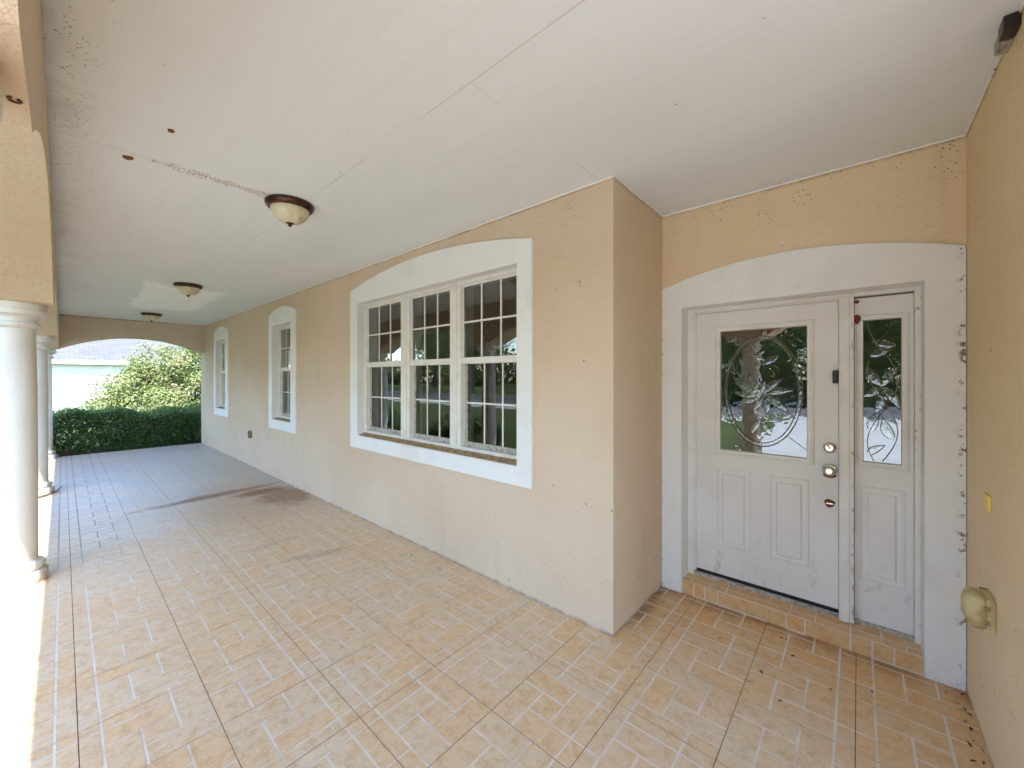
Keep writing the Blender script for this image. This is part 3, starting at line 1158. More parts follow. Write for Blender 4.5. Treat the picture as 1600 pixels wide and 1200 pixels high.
def ornament(parent, kind):
    b = MB()
    cm = MB()
    y = YS + .010
    if kind == 'door':
        cx, cz = (gx0 + gx1) / 2, (gz0 + gz1) / 2
        pts = lambda rx, rz, yy: [(cx + rx * math.cos(2 * math.pi * k / 60), yy, cz + rz * math.sin(2 * math.pi * k / 60)) for k in range(60)]
        b.loft([pts(.232, .385, y), pts(.228, .380, y - .004), pts(.217, .368, y - .0045), pts(.212, .362, y)], True)
        cm.tube(pts(.234, .388, y - .003) + [pts(.234, .388, y - .003)[0]], .0020, 5)
        cm.tube(pts(.211, .361, y - .003) + [pts(.211, .361, y - .003)[0]], .0018, 5)
        fz = cz - .02
        for ang, ln, wd in ((8, .19, .055), (40, .17, .05), (75, .10, .035), (118, .16, .05), (146, .22, .07), (176, .19, .05), (205, .16, .05), (245, .14, .045), (285, .15, .05), (322, .20, .06)):
            l, r = leaf_shape(b, cx + .0 , fz, R(ang), ln, wd, y)
            cm.tube(l[1:], .0018, 4)
            cm.tube(r[1:], .0018, 4)
        for ang, ln, wd, ox, oz in ((200, .15, .045, .1, .24), (-20, .13, .04, -.08, .25), (60, .12, .04, -.06, -.3), (120, .12, .04, .06, -.3)):
            l, r = leaf_shape(b, cx + ox, cz + oz, R(ang), ln, wd, y)
            cm.tube(l[1:], .0018, 4)
            cm.tube(r[1:], .0018, 4)
        for p, q in (((gx0, gz0 + .28), (cx - .225, cz - .1)), ((gx0, cz), (cx - .232, cz)), ((cx + .232, cz), (gx1, cz)), ((cx, gz0), (cx, cz - .385)), ((cx, cz + .385), (cx, gz1)), ((gx1, gz0 + .05), (cx + .15, cz - .30))):
            cm.tube([(p[0], y - .001, p[1]), (q[0], y - .001, q[1])], .0022, 5)
    else:
        x0, x1, z0, z1 = kind
        cx = (x0 + x1) / 2
        for ang, ln, wd, ox, oz in ((120, .17, .05, .0, .46), (60, .16, .05, .0, .46), (215, .13, .045, -.0, .46), (300, .17, .05, .0, .46), (255, .20, .05, .01, .46), (20, .13, .05, -.06, .64), (160, .14, .05, .06, .70), (75, .15, .05, -.05, .18), (110, .16, .05, .05, .14), (40, .12, .04, -.07, .04)):
            l, r = leaf_shape(b, cx + ox, z0 + oz, R(ang), ln * .9, wd, y)
            cm.tube(l[1:], .0018, 4)
            cm.tube(r[1:], .0018, 4)
        for sgn, ph in ((1, 0), (-1, .6)):
            cm.tube([(cx + sgn * .066 * math.sin(ph + 7.2 * t), y - .001, z0 + .01 + (z1 - z0 - .02) * t) for t in np.linspace(0, 1, 40)], .0026, 5)
    b.build('glass_ornament', M['bevelglass'], parent, smooth=True, angle=20)
    cm.build('came_line', M['came'], parent, smooth=True)


ornament(door, 'door')
# hardware
kx = -.137
b = MB()
b.lathe_y([(.033, YS), (.034, YS - .004), (.030, YS - .010), (.026, YS - .014), (.020, YS - .016), (.0195, YS - .026), (.0, YS - .0265)], kx, 1.158)
db = b.build('deadbolt', M['nickel'], door, smooth=True)
MB().box(kx - .002, kx + .002, YS - .0275, YS - .0262, 1.150, 1.166).build('keyhole', M['dark'], db)
b = MB()
b.lathe_y([(.036, YS), (.037, YS - .004), (.033, YS - .009), (.018, YS - .012), (.014, YS - .030), (.020, YS - .036), (.029, YS - .044), (.032, YS - .054), (.030, YS - .064), (.024, YS - .070), (.020, YS - .071), (.016, YS - .066), (.0, YS - .065)], kx, 1.018)
b.build('door_knob', M['nickel'], door, smooth=True)
b = MB()
pts = [(kx + (.026 + .004 * math.sin(5 * a)) * math.cos(a), .806 + (.026 + .003 * math.sin(3 * a + 1)) * math.sin(a)) for a in np.linspace(0, 2 * math.pi, 25)[:-1]]
b.prism(pts, YS - .004, YS, 'y')
lp = b.build('lock_scar', M['rust'], door)
MB().box(kx - .017, kx + .017, YS - .006, YS - .0042, .800, .807).build('slot_plate', M['nickel'], lp)
pts = [(kx + .033 * math.cos(a), .990 + .02 * math.sin(a) - .004) for a in np.linspace(math.pi, 2 * math.pi, 14)] + [(kx + .028, .990), (kx - .028, .990)]
MB().prism(pts, YS - .0035, YS - .0005, 'y').build('rust_ring', M['rust'], door)
MB().box(-.122, -.094, YS - .030, YS, 1.566, 1.646).build('door_sensor', M['dark'], door, bevel=.005)
MB().box(dx0 + .002, dx1 - .002, YS + .004, YS + .03, .121, .148).build('door_sweep', M['rubber'], door)

# sidelight
sx0, sx1, sz0, sz1 = -.0175, .238, .124, 2.086
hx0, hx1, hz0, hz1 = .021, .194, 1.090, 1.953
side = slab('sidelight', sx0, sx1, sz0, sz1, (hx0, hx1, hz0, hz1))
b = MB()
ring_frame(b, hx0 - .030, hx1 + .026, hz0 - .028, hz1 + .028, [(0, 0), (.003, .011), (.012, .014), (.017, .010), (.029, .009), (.033, -.01)], YS)
b.build('glazing_frame', M['frame'], side, smooth=True, angle=25)
b = MB()
b.quad((hx0 - .01, YS + .012, hz0 - .01), (hx1 + .01, YS + .012, hz0 - .01), (hx1 + .01, YS + .012, hz1 + .01), (hx0 - .01, YS + .012, hz1 + .01))
b.build('glass_pane', M['doorglass'], side, nofix=True)
b = MB()
molding(b, .003, .205, .372, .944, PROF, YS - .0005)
b.build('raised_panel', M['door'], side, smooth=True, angle=20)
ornament(side, (hx0, hx1, hz0, hz1))
b = MB()
for px, pz, r_ in ((-.010, 1.965, .020), (-.006, 1.955, .016), (-.010, 1.94, .012)):
    b.lathe_y([(r_, YS - .012), (r_ * .9, YS - .018), (r_ * .4, YS - .022)], px + .003, pz, 9)
b.build('rust_scab', M['rust'], side)
b = MB()
b.lathe_y([(.012, YS - .001), (.010, YS - .008), (.004, YS - .011)], -.006, 2.066, 8)
b.build('rust_scab', M['rust'], side)

# ------------------------------------------------------------------ ceiling lights
LIGHT = []


def make_light(loc, label):
    t = empty('ceiling_light', loc, label, 'ceiling light', 'bronze dome lights along the porch ceiling')
    b = MB().lathe([(.150, 0), (.156, -.006), (.156, -.018), (.150, -.030), (.140, -.040), (.128, -.046), (.124, -.040)], 0, 0, 48)
    b.build('rim', M['bronze'], t, smooth=True, angle=50)
    b = MB().lathe([(.124, -.036), (.124, -.050), (.116, -.080), (.098, -.106), (.070, -.126), (.036, -.138), (.0, -.141)], 0, 0, 48)
    b.build('glass_bowl', M['bowl'], t, smooth=True, angle=70)
    b = MB().lathe([(.026, -.130), (.026, -.140), (.018, -.146), (.010, -.150), (.012, -.156), (.009, -.163), (.0, -.166)], 0, 0, 24)
    b.build('finial', M['bronze'], t, smooth=True, angle=70)
    return t


l0 = make_light((-3.06, 1.075, H - .001), 'nearest bronze rimmed ceiling light with cream glass bowl')
for loc, lab in (((-6.74, 1.11, H - .001), 'middle bronze rimmed ceiling light beside the freshly painted patch'),
                 ((-10.30, 1.14, H - .001), 'farthest bronze rimmed ceiling light close to the end arch')):
    c_ = l0.copy()
    COL.objects.link(c_)
    c_.location = loc
    c_['label'] = lab
    for ch in l0.children:
        d_ = ch.copy()
        COL.objects.link(d_)
        d_.parent = c_

# ------------------------------------------------------------------ small fittings
o = empty('outdoor_outlet', (XR, 2.53, .637), 'ivory weatherproof outlet with bubble cover low on the right wall', 'outlet')
b = MB().box(-.026, -.0005, -.062, .062, -.064, .064)
put_b = b.build('box', M['ivory'], o, bevel=.004)
b = MB()
prof = [(0, .062, .066), (-.012, .066, .072), (-.030, .066, .070), (-.046, .054, .058), (-.056, .036, .036)]
loops = []
for dx, hy, hz in prof:
    lp_ = []
    for k in range(24):
        a = 2 * math.pi * k / 24
        ca, sa = math.cos(a), math.sin(a)
        e = .45
        lp_.append((-.027 + dx, hy * math.copysign(abs(ca) ** e, ca), hz * math.copysign(abs(sa) ** e, sa)))
    loops.append(lp_)
b.loft(loops, True, True, True)
cv = b.build('bubble_cover', M['ivory'], o, smooth=True, angle=60)
for zz in (-.028, .028):
    MB().box(-.034, -.018, -.070, -.0665, zz - .009, zz + .009).build('hinge', M['boxbrown'], cv)
MB().box(-.0262, -.004, .0625, .066, -.055, .066).build('gasket', M['rust'], o)

o = MB().box(-8.30, -8.17, YW - .035, YW - .0005, .52, .645)
ow = o.build('outdoor_outlet', M['boxbrown'], bevel=.004)
tag(ow, 'small brown weathered outlet low on the front wall between the two narrow windows', 'outlet')
b = MB()
for zz in (.552, .612):
    b.lathe_y([(.024, YW - .0352), (.024, YW - .041), (.020, YW - .043)], -8.235, zz, 20)
b.build('receptacle', M['dark'], ow)

o = MB().box(XR - .010, XR - .0005, 2.545, 2.615, 1.040, 1.106).build('doorbell_plate', M['yellow'], bevel=.002)
tag(o, 'small yellow plastic doorbell plate on the right wall above the ivory outlet', 'doorbell')
MB().box(XR - .006, XR - .0005, 2.618, 2.626, 1.04, 1.106).build('plate_edge', M['boxbrown'], o)

b = MB().box(XR - .034, XR - .0005, 2.21, 2.305, H - .045, H - .0005)
o = b.build('junction_box', M['grey'], bevel=.003)
tag(o, 'grey metal junction box with a dark opening in the corner of ceiling and right wall', 'junction box')
MB().box(XR - .040, XR - .001, 2.14, 2.2095, H - .050, H - .0005).build('cover', M['dark'], o, bevel=.003)

o = MB().box(-.378, -.360, YD - .014, YD - .0005, 2.457, 2.475).build('alarm_contact', M['vinyl'], bevel=.002)
tag(o, 'tiny white square contact on the stucco above the front door', 'sensor')

for (mx, my, r_), lab in (((-3.10, .25, .022), 'orange brown mud nest on the ceiling seam'), ((-2.60, .36, .012), 'small dark mud nest on bare ceiling nearest the camera')):
    b = MB()
    for k in range(5):
        a = random.random() * 6.28
        q = r_ * random.uniform(.3, .8)
        x_, y_ = mx + q * math.cos(a), my + q * math.sin(a)
        s_ = r_ * random.uniform(.5, .9)
        b.lathe([(s_, H - .0005), (s_ * .95, H - .006), (s_ * .6, H - .013), (0, H - .017)], x_, y_, 10)
    o = b.build('mud_nest', M['mud'], smooth=True)
    tag(o, lab, 'mud nest')

b = MB()
pts = [(-1.318 + .009 * math.cos(a), -.066 + .009 * math.sin(a), ZS - .003) for a in np.linspace(.5, 5.9, 18)]
b.tube(pts, .0022, 6)
o = b.build('rusty_ring', M['rust'], smooth=True)
tag(o, 'small rusty ring fixed under the stucco beam at upper left', 'ring')

# ------------------------------------------------------------------ leaves
def leaf_obj(name, P, N, size, mat, parent=None, aspect=.5, tone=None, fold=.25):
    n_ = len(P)
    N = N / np.linalg.norm(N, axis=1, keepdims=True)
    A = rng.normal(size=(n_, 3))
    U = np.cross(N, A)
    U /= np.linalg.norm(U, axis=1, keepdims=True)
    V = np.cross(N, U)
    sz = np.asarray(size).reshape(-1, 1) * np.ones((n_, 1))
    base = P - U * sz * .5
    tip = P + U * sz * .5
    up = N * sz * fold * aspect
    lft = P + V * sz * aspect * .5 + up - U * sz * .05
    rgt = P - V * sz * aspect * .5 + up - U * sz * .05
    verts = np.stack([base, lft, tip, rgt], 1).reshape(-1, 3)
    me = bpy.data.meshes.new(name)
    me.vertices.add(4 * n_)
    me.vertices.foreach_set('co', verts.ravel())
    me.loops.add(6 * n_)
    idx = (np.arange(n_) * 4)[:, None] + np.array([0, 2, 1, 0, 3, 2])[None]
    me.loops.foreach_set('vertex_index', idx.ravel().astype(np.int32))
    me.polygons.add(2 * n_)
    me.polygons.foreach_set('loop_start', (np.arange(2 * n_) * 3).astype(np.int32))
    me.materials.append(mat)
    me.update(calc_edges=True)
    t_ = rng.random(n_) if tone is None else np.clip(tone, 0, 1)
    a = me.attributes.new('tone', 'FLOAT', 'FACE')
    a.data.foreach_set('value', np.repeat(t_, 2).astype(np.float32))
    o = bpy.data.objects.new(name, me)
    COL.objects.link(o)
    if parent is not None:
        o.parent = parent
    return o


def clumps(center, radii, nclump, per, crad, shell=.55):
    """leaf positions gathered round clump centres inside an ellipsoid"""
    d = rng.normal(size=(nclump, 3))
    d /= np.linalg.norm(d, axis=1, keepdims=True)
    r = shell + (1 - shell) * rng.random((nclump, 1)) ** .6
    cc = d * r * np.array(radii) + np.array(center)
    k = np.repeat(np.arange(nclump), per)
    off = rng.normal(size=(len(k), 3))
    off *= crad * (.6 + .6 * rng.random((len(k), 1))) / np.linalg.norm(off, axis=1, keepdims=True) * rng.random((len(k), 1)) ** .4
    P = cc[k] + off
    N = off * .8 + d[k] * .5 * crad + rng.normal(size=off.shape) * .5 * crad + np.array([0, 0, .35 * crad])
    ct = rng.random(nclump)
    tone = ct[k] * .6 + rng.random(len(k)) * .4
    return P, N, tone


# hedge at the far end of the porch
GZ = -.14
hx0_, hx1_, hy0_, hy1_, hz_ = -14.5, -12.42, -1.3, 5.6, .80
hd = empty('hedge', (-13.0, 2.0, GZ), 'clipped dark green hedge across the far end of the porch', 'hedge')
n_ = 42000
P = np.empty((n_, 3))
P[:, 0] = hx0_ + (hx1_ - hx0_) * rng.random(n_)
P[:, 1] = hy0_ + (hy1_ - hy0_) * rng.random(n_)
P[:, 2] = GZ + .05 + (hz_ - GZ - .05) * rng.random(n_) ** .75
side_ = rng.random(n_)
m = side_ < .42
P[m, 2] = hz_ - np.abs(rng.normal(size=m.sum())) * .07
m2 = (side_ >= .42) & (side_ < .8)
P[m2, 0] = hx1_ - np.abs(rng.normal(size=m2.sum())) * .10
wob = .06 * np.sin(P[:, 1] * 3.1) + .05 * np.sin(P[:, 1] * 7.3 + 1) + .04 * np.sin(P[:, 0] * 6 + P[:, 1] * 2)
P[:, 2] += np.where(P[:, 2] > .4, wob, 0)
P[:, 0] += .05 * np.sin(P[:, 1] * 4.3 + P[:, 2] * 5)
N = rng.normal(size=(n_, 3)) + np.where(m[:, None], np.array([[0, 0, 1.3]]), 0) + np.where(m2[:, None], np.array([[1.0, 0, .5]]), 0)
o = leaf_obj('foliage', P, N, rng.uniform(.035, .065, n_), M['hedgeleaf'], None, .55, np.where(m, .45 + .55 * rng.random(n_), .6 * rng.random(n_) ** 1.5))  # top leaves lighter, front ones darker: light and shade put into the tone
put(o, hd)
b = MB()
for k in range(70):
    x_, y_ = random.uniform(hx0_ + .1, hx1_ - .1), random.uniform(hy0_ + .1, hy1_ - .1)
    p0 = Vector((x_, y_, GZ))
    p1 = p0 + Vector((random.uniform(-.15, .15), random.uniform(-.15, .15), .4))
    p2 = p1 + Vector((random.uniform(-.25, .25), random.uniform(-.25, .25), .4))
    b.tube([p0, p1, p2], [.012, .008, .003], 5)
ns = 900
q_ = rng.integers(0, 90, ns)
sx_ = rng.uniform(hx0_ + .3, hx1_ - .05, 90)
sy_ = rng.uniform(hy0_ + .1, hy1_ - .1, 90)
sh_ = rng.uniform(.06, .22, 90)
f_ = rng.random(ns)
Psh = np.column_stack([sx_[q_] + rng.normal(size=ns) * .025, sy_[q_] + rng.normal(size=ns) * .025, hz_ - .03 + f_ * sh_[q_]])
put(leaf_obj('shoot', Psh, rng.normal(size=(ns, 3)) + np.array([0, 0, .8]), rng.uniform(.03, .055, ns), M['hedgeleaf'], None, .5, .5 + .5 * rng.random(ns)), hd)
hs_ = b.build('stem', M['bark'])
hs_['kind'] = 'stuff'
put(hs_, hd)
# dense dark heart of twigs and shaded leaves
Pc = np.column_stack([rng.uniform(hx0_ + .15, hx1_ - .14, 9000), rng.uniform(hy0_ + .1, hy1_ - .1, 9000), rng.uniform(GZ, hz_ - .12, 9000)])
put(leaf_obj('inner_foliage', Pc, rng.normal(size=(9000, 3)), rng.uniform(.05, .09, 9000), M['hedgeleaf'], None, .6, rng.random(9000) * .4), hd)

# big loose flowering bush beyond the hedge
bu = empty('flowering_bush', (-17.2, 3.1, GZ), 'large loose pale green bush with pinkish blooms behind the hedge', 'bush')
Ps, Ns, Ts = [], [], []
for c_, r_, k_ in (((-17.3, 3.2, 1.2), (1.9, 2.3, 1.45), 150), ((-16.9, 1.7, .9), (1.1, 1.25, 1.1), 70), ((-17.8, 4.8, 1.4), (1.8, 2.2, 1.7), 110), ((-16.8, 2.6, 2.0), (1.0, 1.3, .75), 60), ((-16.2, 2.4, .55), (.8, 1.7, .75), 90), ((-16.6, .9, .5), (.7, .6, .65), 30)):
    p, nn, tt = clumps(c_, r_, k_, 95, .34, .6)
    Ps.append(p); Ns.append(nn); Ts.append(tt)
P = np.concatenate(Ps); N = np.concatenate(Ns); tn = np.concatenate(Ts)
keep = P[:, 2] > GZ
put(leaf_obj('foliage', P[keep], N[keep], rng.uniform(.06, .12, keep.sum()), M['bushleaf'], None, .5, tn[keep]), bu)
k = rng.choice(len(P), 1500, replace=False)
sel = np.array([i for i in k if math.sin(P[i, 1] * 2.1 + P[i, 2] * 1.7) > .1 and P[i, 2] > .95])
bl_ = leaf_obj('bloom', P[sel] + N[sel] * .1, N[sel], rng.uniform(.05, .10, len(sel)), M['bloom'], None, .8)
bl_['kind'] = 'stuff'
put(bl_, bu)
b = MB()
for k in range(26):
    a = random.uniform(0, 6.28)
    p0 = Vector((-17.2 + .03 * math.cos(a), 3.1 + .03 * math.sin(a), GZ))
    p2 = p0 + Vector((math.cos(a) * random.uniform(.5, 1.5), math.sin(a) * random.uniform(.5, 1.8), random.uniform(1.2, 2.4)))
    p1 = p0.lerp(p2, .5) + Vector((0, 0, .35))
    b.tube([p0, p1, p2], [.03, .018, .005], 5)
put(b.build('stem', M['bark']), bu)

# pale grassy clumps between hedge and bush


def grass_clump(loc, rad, h, nb, label):
    t = empty('grass_clump', loc, label, 'ornamental grass', 'pale grass clumps behind the hedge')
    b = MB()
    tn_ = []
    for k in range(nb):
        a = random.uniform(0, 6.28)
        rr = rad * .35 * random.random()
        lean = random.uniform(.25, 1.0) * rad
        hh = h * random.uniform(.6, 1.05)
        w = random.uniform(.006, .012)
        x0, y0 = rr * math.cos(a), rr * math.sin(a)
        px, py = -math.sin(a) * w, math.cos(a) * w
        pts = []
        for s_ in (0, .4, .75, 1.0):
            q = lean * s_ ** 1.7
            pts.append((x0 + q * math.cos(a), y0 + q * math.sin(a), hh * (s_ - .28 * s_ ** 3)))
        ws = (1, .9, .6, .1)
        L_ = [(p[0] + px * u, p[1] + py * u, p[2]) for p, u in zip(pts, ws)]
        R_ = [(p[0] - px * u, p[1] - py * u, p[2]) for p, u in zip(pts, ws)]
        b.loft([L_, R_], False)
        tn_ += [random.random()] * 3
    o = b.build('blade', M['paleblade'], t, nofix=True)
    a_ = o.data.attributes.new('tone', 'FLOAT', 'FACE')
    a_.data.foreach_set('value', tn_)
    o['kind'] = 'stuff'
    return t


for x_, y_, lab in ((-15.0, 1.0, 'pale feathery grass clump at the left end behind the hedge'), (-14.7, 2.0, 'pale feathery grass clump behind the middle of the hedge'),
                    (-15.1, 2.9, 'pale feathery grass clump behind the hedge below the pink blooms'), (-14.6, 3.7, 'pale feathery grass clump behind the hedge beside the wall corner')):
    grass_clump((x_, y_, GZ), random.uniform(.6, .8), random.uniform(1.25, 1.5), 420, lab)

# shrubs in front of the porch, seen mirrored in the panes
shr = []
for k, (x_, y_, r_, h_, lab) in enumerate(((-3.1, -1.15, .45, .75, 'round green shrub outside the porch beside the nearest column'), (-6.0, -1.05, .5, .85, 'round green shrub outside the porch past the second column'),
                                           (-7.2, -1.2, .5, .8, 'round green shrub outside the porch midway between two columns'), (-9.7, -1.1, .5, .85, 'round green shrub outside the porch past the third column'),
                                           (-10.9, -1.2, .5, .8, 'round green shrub outside the porch close to the corner column'))):
    t = empty('shrub', (x_, y_, GZ), lab, 'shrub', 'shrubs along the porch front')
    p, nn, tt = clumps((0, 0, h_ * .55), (r_, r_, h_ * .5), 70, 60, .13, .5)
    p[:, 2] = np.maximum(p[:, 2], .02)
    leaf_obj('foliage', p, nn, rng.uniform(.05, .09, len(p)), M['shrubleaf'], t, .5, tt)
    b = MB()
    for q in range(8):
        a = q * .8
        b.tube([(0.005 * math.cos(a), .005 * math.sin(a), 0), (r_ * .5 * math.cos(a), r_ * .5 * math.sin(a), h_ * .4), (r_ * .8 * math.cos(a), r_ * .8 * math.sin(a), h_ * .7)], [.014, .009, .003], 5)
    b.build('stem', M['bark'], t)

# ------------------------------------------------------------------ ground
def sheet(name, x0, x1, y0, y1, z, mat):
    b = MB()
    b.quad((x0, y0, z), (x1, y0, z), (x1, y1, z), (x0, y1, z))
    return struct(b.build(name, mat, nofix=True))


sheet('lawn', -160, 160, -160, 160, -.152, M['lawn'])
sheet('mulch_bed', -14.4, -2.3, -1.75, -.50, -.144, M['mulch'])
sheet('mulch_bed', -14.4, -12.17, -.5, 6.0, -.144, M['mulch'])
sheet('driveway', -2.2, 7.5, -15.2, -.50, -.140, M['concrete'])
sheet('sidewalk', -80, -2.2, -13.2, -11.8, -.142, M['concrete'])
sheet('street', -120, 120, -21.5, -15.2, -.145, M['asphalt'])
b = MB().box(-120, 120, -15.2, -14.95, -.20, -.118).box(-120, 120, -21.75, -21.5, -.20, -.05)
struct(b.build('kerb', M['concrete']))

# litter on the mulch at the hedge foot and blown leaves on the porch
nl = 150
P = np.column_stack([-12.2 - np.abs(rng.normal(size=nl)) * .10, .05 + rng.normal(size=nl) * .28, rng.uniform(-.12, .10, nl)])
o = leaf_obj('mulch_litter', P, rng.normal(size=(nl, 3)) + np.array([0, 0, 1.2]), rng.uniform(.05, .16, nl), M['deadleaf'], None, .14)
tag(o, 'reddish brown dry twigs and leaves at the foot of the hedge', 'leaf litter', kind='stuff')
pts = []
for k in range(46):
    q = random.random()
    if q < .55:
        pts.append((random.uniform(-1.05, .38), random.uniform(2.3, 3.03)))
    elif q < .72:
        pts.append((XC + abs(random.gauss(0.03, .05)), random.uniform(2.85, 3.03)))
    elif q < .9:
        pts.append((XR - abs(random.gauss(0.02, .03)), random.uniform(2.4, 3.03)))
    else:
        pts.append((random.uniform(-4.5, -.6), random.uniform(.6, 2.2)))
P = np.array([(a, c_, .004) for a, c_ in pts])
nl = len(P)
o = leaf_obj('leaf_litter', P, rng.normal(size=(nl, 3)) * .25 + np.array([0, 0, 1.0]), rng.uniform(.010, .032, nl), M['deadleaf'], None, .42)
tag(o, 'scattered small dry brown leaf bits on the porch tiles', 'leaf litter', kind='stuff')
b = MB()
b.tube([(-8.16, -.24, .012), (-8.24, -.14, .016), (-8.38, -.06, .02), (-8.60, 0.0, .05)], [.012, .011, .009, .004], 7)
o = b.build('fallen_twig', M['bark'], smooth=True)
tag(o, 'thin dark twig lying on the tiles by the base of a column', 'twig')


# ------------------------------------------------------------------ houses
def gable_house(name, label, x0, x1, y0, y1, eave, ridge, axis, wallmat, roofmat, over=.5):
    h = bpy.data.objects.new(name, None)
    COL.objects.link(h)
    tag(h, label, 'house')
    MB().box(x0, x1, y0, y1, GZ - .05, eave - .02).build('wall', wallmat, h)
    b = MB()
    a0, a1, c0, c1 = x0 - over, x1 + over, y0 - over, y1 + over
    hip = 3.5
    if axis == 'y':
        xm = (x0 + x1) / 2
        r0, r1 = (xm, c0 + hip, ridge), (xm, c1 - hip, ridge)
        A, B_, C_, D = (a0, c0, eave), (a1, c0, eave), (a1, c1, eave), (a0, c1, eave)
        fs = [(B_, C_, r1, r0), (D, A, r0, r1), (A, B_, r0), (C_, D, r1)]
    else:
        ym = (y0 + y1) / 2
        r0, r1 = (a0 + hip, ym, ridge), (a1 - hip, ym, ridge)
        A, B_, C_, D = (a0, c0, eave), (a1, c0, eave), (a1, c1, eave), (a0, c1, eave)
        fs = [(A, B_, r1, r0), (C_, D, r0, r1), (B_, C_, r1), (D, A, r0)]
    for f_ in fs:
        b.quad(*f_)
    ro_ = b.build('roof', roofmat, h, nofix=True)
    me = ro_.data
    uv = me.uv_layers.new(name='uv')
    for p in me.polygons:
        vs = [me.vertices[i].co for i in p.vertices]
        e = (vs[1] - vs[0]).normalized()
        nn = p.normal
        w_ = nn.cross(e)
        for li, vi in zip(p.loop_indices, p.vertices):
            d_ = me.vertices[vi].co - vs[0]
            uv.data[li].uv = (d_.dot(e), d_.dot(w_))
    b = MB()
    b.box(a0, a1, c0, c0 + .03, eave - .2, eave - .004)
    b.box(a0, a1, c1 - .03, c1, eave - .2, eave - .004)
    b.box(a0, a0 + .03, c0 + .03, c1 - .03, eave - .2, eave - .004)
    b.box(a1 - .03, a1, c0 + .03, c1 - .03, eave - .2, eave - .004)
    b.box(a0 + .03, a1 - .03, c0 + .03, c1 - .03, eave - .21, eave - .19)
    b.build('fascia', M['fascia'], ro_)
    return h


nb = gable_house('house', 'white walled neighbouring house with grey shingle roof beyond the bush', -38.5, -28.2, -9.0, 12.0, 2.46, 4.6, 'y', M['palewall'], M['shingle'], .35)
op = gable_house('house', 'taupe house across the street with red door and white garage', -30, -10, -39, -30, 2.7, 5.0, 'x', M['taupe'], M['shingle2'])
MB().box(-18.6, -17.6, -29.99, -29.94, GZ, 2.0).build('front_door', M['reddoor'], op)
MB().box(-27.5, -22.5, -29.99, -29.94, GZ, 2.1).build('garage_door', M['fascia'], op)
for xx in (-16.2, -13.2):
    fr_ = MB().box(xx - .8, xx + .8, -29.99, -29.95, .9, 2.1).build('window', M['fascia'], op)
    MB().box(xx - .72, xx + .72, -29.948, -29.94, .98, 2.02).build('pane', M['dark'], fr_)

# ------------------------------------------------------------------ trees, seen mirrored in the glass


def tree(loc, h, cr, label, seed, group='trees across the street'):
    random.seed(seed)
    t = empty('broadleaf_tree', loc, label, 'tree', group)
    b = MB()
    th = h * .38
    b.tube([(0, 0, 0), (.1, .05, th * .5), (.0, .1, th), (.1, .0, h * .75)], [h * .032, h * .026, h * .022, h * .006], 9)
    for k in range(9):
        a = k * .7 + random.random()
        z0 = th * random.uniform(.75, 1.25)
        l_ = cr * random.uniform(.5, .85)
        b.tube([(0, 0, z0), (l_ * .5 * math.cos(a), l_ * .5 * math.sin(a), z0 + h * .14), (l_ * math.cos(a), l_ * math.sin(a), z0 + h * .26)], [h * .012, h * .008, h * .002], 6)
    b.build('trunk', M['bark'], t, smooth=True)
    p, nn, tt = clumps((0, 0, h * .66), (cr, cr, h * .34), 120, 90, cr * .24, .35)
    leaf_obj('crown', p, nn, rng.uniform(.16, .32, len(p)), M['treeleaf'], t, .55, tt)
    return t


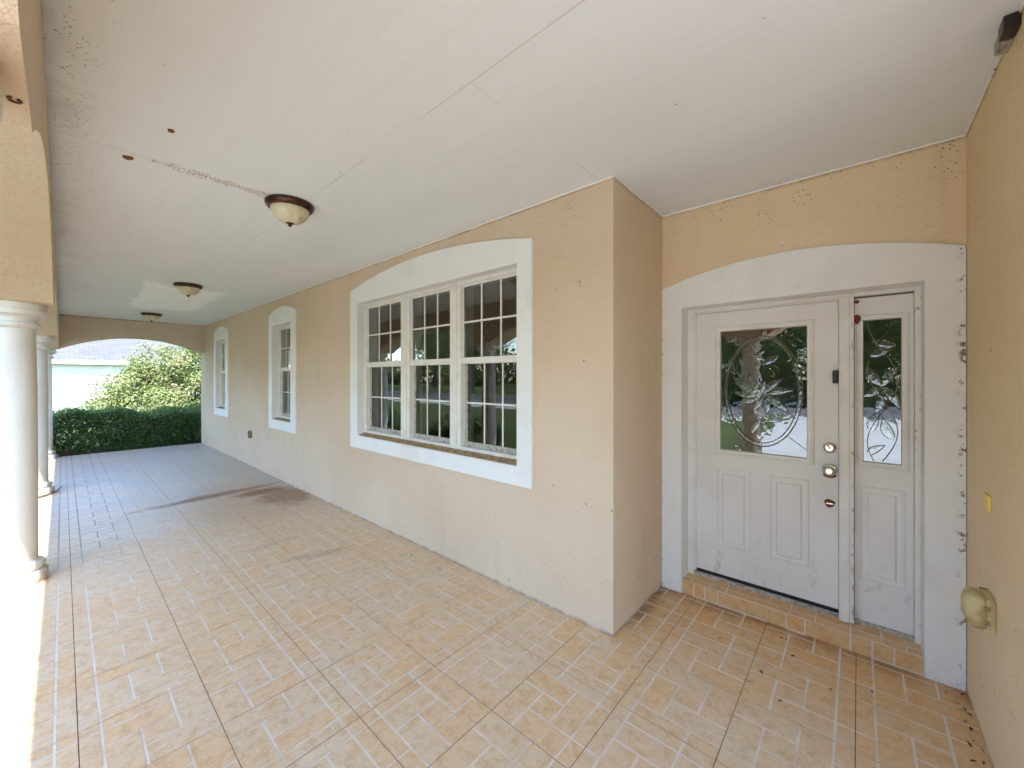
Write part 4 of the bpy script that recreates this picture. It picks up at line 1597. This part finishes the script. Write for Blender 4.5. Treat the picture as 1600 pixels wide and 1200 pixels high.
tree((-13.5, -24.0, GZ), 9.5, 4.2, 'tall spreading tree on the verge across the street', 3)
t2 = tree((-3.5, -26.0, GZ), 10.5, 4.8, 'broad dark tree across the street facing the driveway', 4)
for (x_, y_, s_, lab) in ((3.5, -28.0, 1.0, 'broad tree across the street right of the driveway'), (-33.0, -26.0, .95, 'tree far down the street beyond the garage'),
                          (11.0, -27.0, 1.1, 'tree across the street at the far right'), (-7.5, -31.0, .8, 'lower tree across the street between the taupe house and the driveway'), (0.5, -27.5, .62, 'small tree across the street facing the front door'), (-22.0, -44.0, 1.2, 'tall tree rising behind the taupe house roof'), (-34.0, -46.0, 1.2, 'tall tree behind the garage end of the taupe house'), (-12.0, -45.0, 1.25, 'tall tree behind the door end of the taupe house'), (-58.0, -40.0, 1.3, 'tall tree at the far end of the street'), (7.5, -36.0, 1.2, 'tall tree behind the row right of the driveway'), (-5.0, -24.5, .6, 'small tree on the verge between the two big street trees'), (-46.0, -34.0, 1.2, 'tall tree along the street left of the garage'), (-1.0, -36.0, 1.15, 'tall tree standing behind the row facing the driveway'), (-44.0, 16.0, 1.1, 'tree behind the white neighbouring house')):
    c_ = t2.copy()
    COL.objects.link(c_)
    c_.location = (x_, y_, GZ)
    c_.scale = (s_, s_, s_)
    c_.rotation_euler.z = x_
    c_['label'] = lab
    for ch in t2.children:
        d_ = ch.copy()
        COL.objects.link(d_)
        d_.parent = c_
random.seed(99)
for k, (x_, y_, r_, h_, lab) in enumerate(((-3.4, -28.5, 2.6, 3.6, 'big dense bush under the broad dark tree across the street'), (-6.5, -27.5, 1.8, 2.2, 'dense bush across the street beside the taupe house'), (0.2, -29.0, 2.6, 3.4, 'dense bush across the street facing the driveway'), (6.0, -29.5, 2.2, 2.4, 'dense bush across the street right of the trees'))):
    t = empty('bush', (x_, y_, GZ), lab, 'bush', 'bushes across the street')
    p, nn, tt = clumps((0, 0, h_ * .5), (r_, r_, h_ * .5), 90, 60, .45, .5)
    p[:, 2] = np.maximum(p[:, 2], .02)
    leaf_obj('foliage', p, nn, rng.uniform(.12, .22, len(p)), M['treeleaf'], t, .5, tt)
    b = MB()
    for q in range(7):
        a = q * .9
        b.tube([(0, 0, 0), (r_ * .5 * math.cos(a), r_ * .5 * math.sin(a), h_ * .5)], [.05, .01], 5)
    b.build('stem', M['bark'], t)

# the far wood behind the houses, one unbroken mass
nf = 14000
fx_ = rng.uniform(-130, 70, nf)
hh_ = 5.5 + 2.2 * np.sin(fx_ * .21) + 1.4 * np.sin(fx_ * .53 + 1)
P = np.column_stack([fx_, -58 + rng.normal(size=nf) * 2.5, GZ + hh_ * rng.random(nf) ** .8])
o = leaf_obj('far_wood', P, rng.normal(size=(nf, 3)) + np.array([0, .8, .5]), rng.uniform(.7, 1.4, nf), M['treeleaf'], None, .6)
tag(o, 'far line of dense green trees behind the houses across the street', 'woodland', kind='stuff')
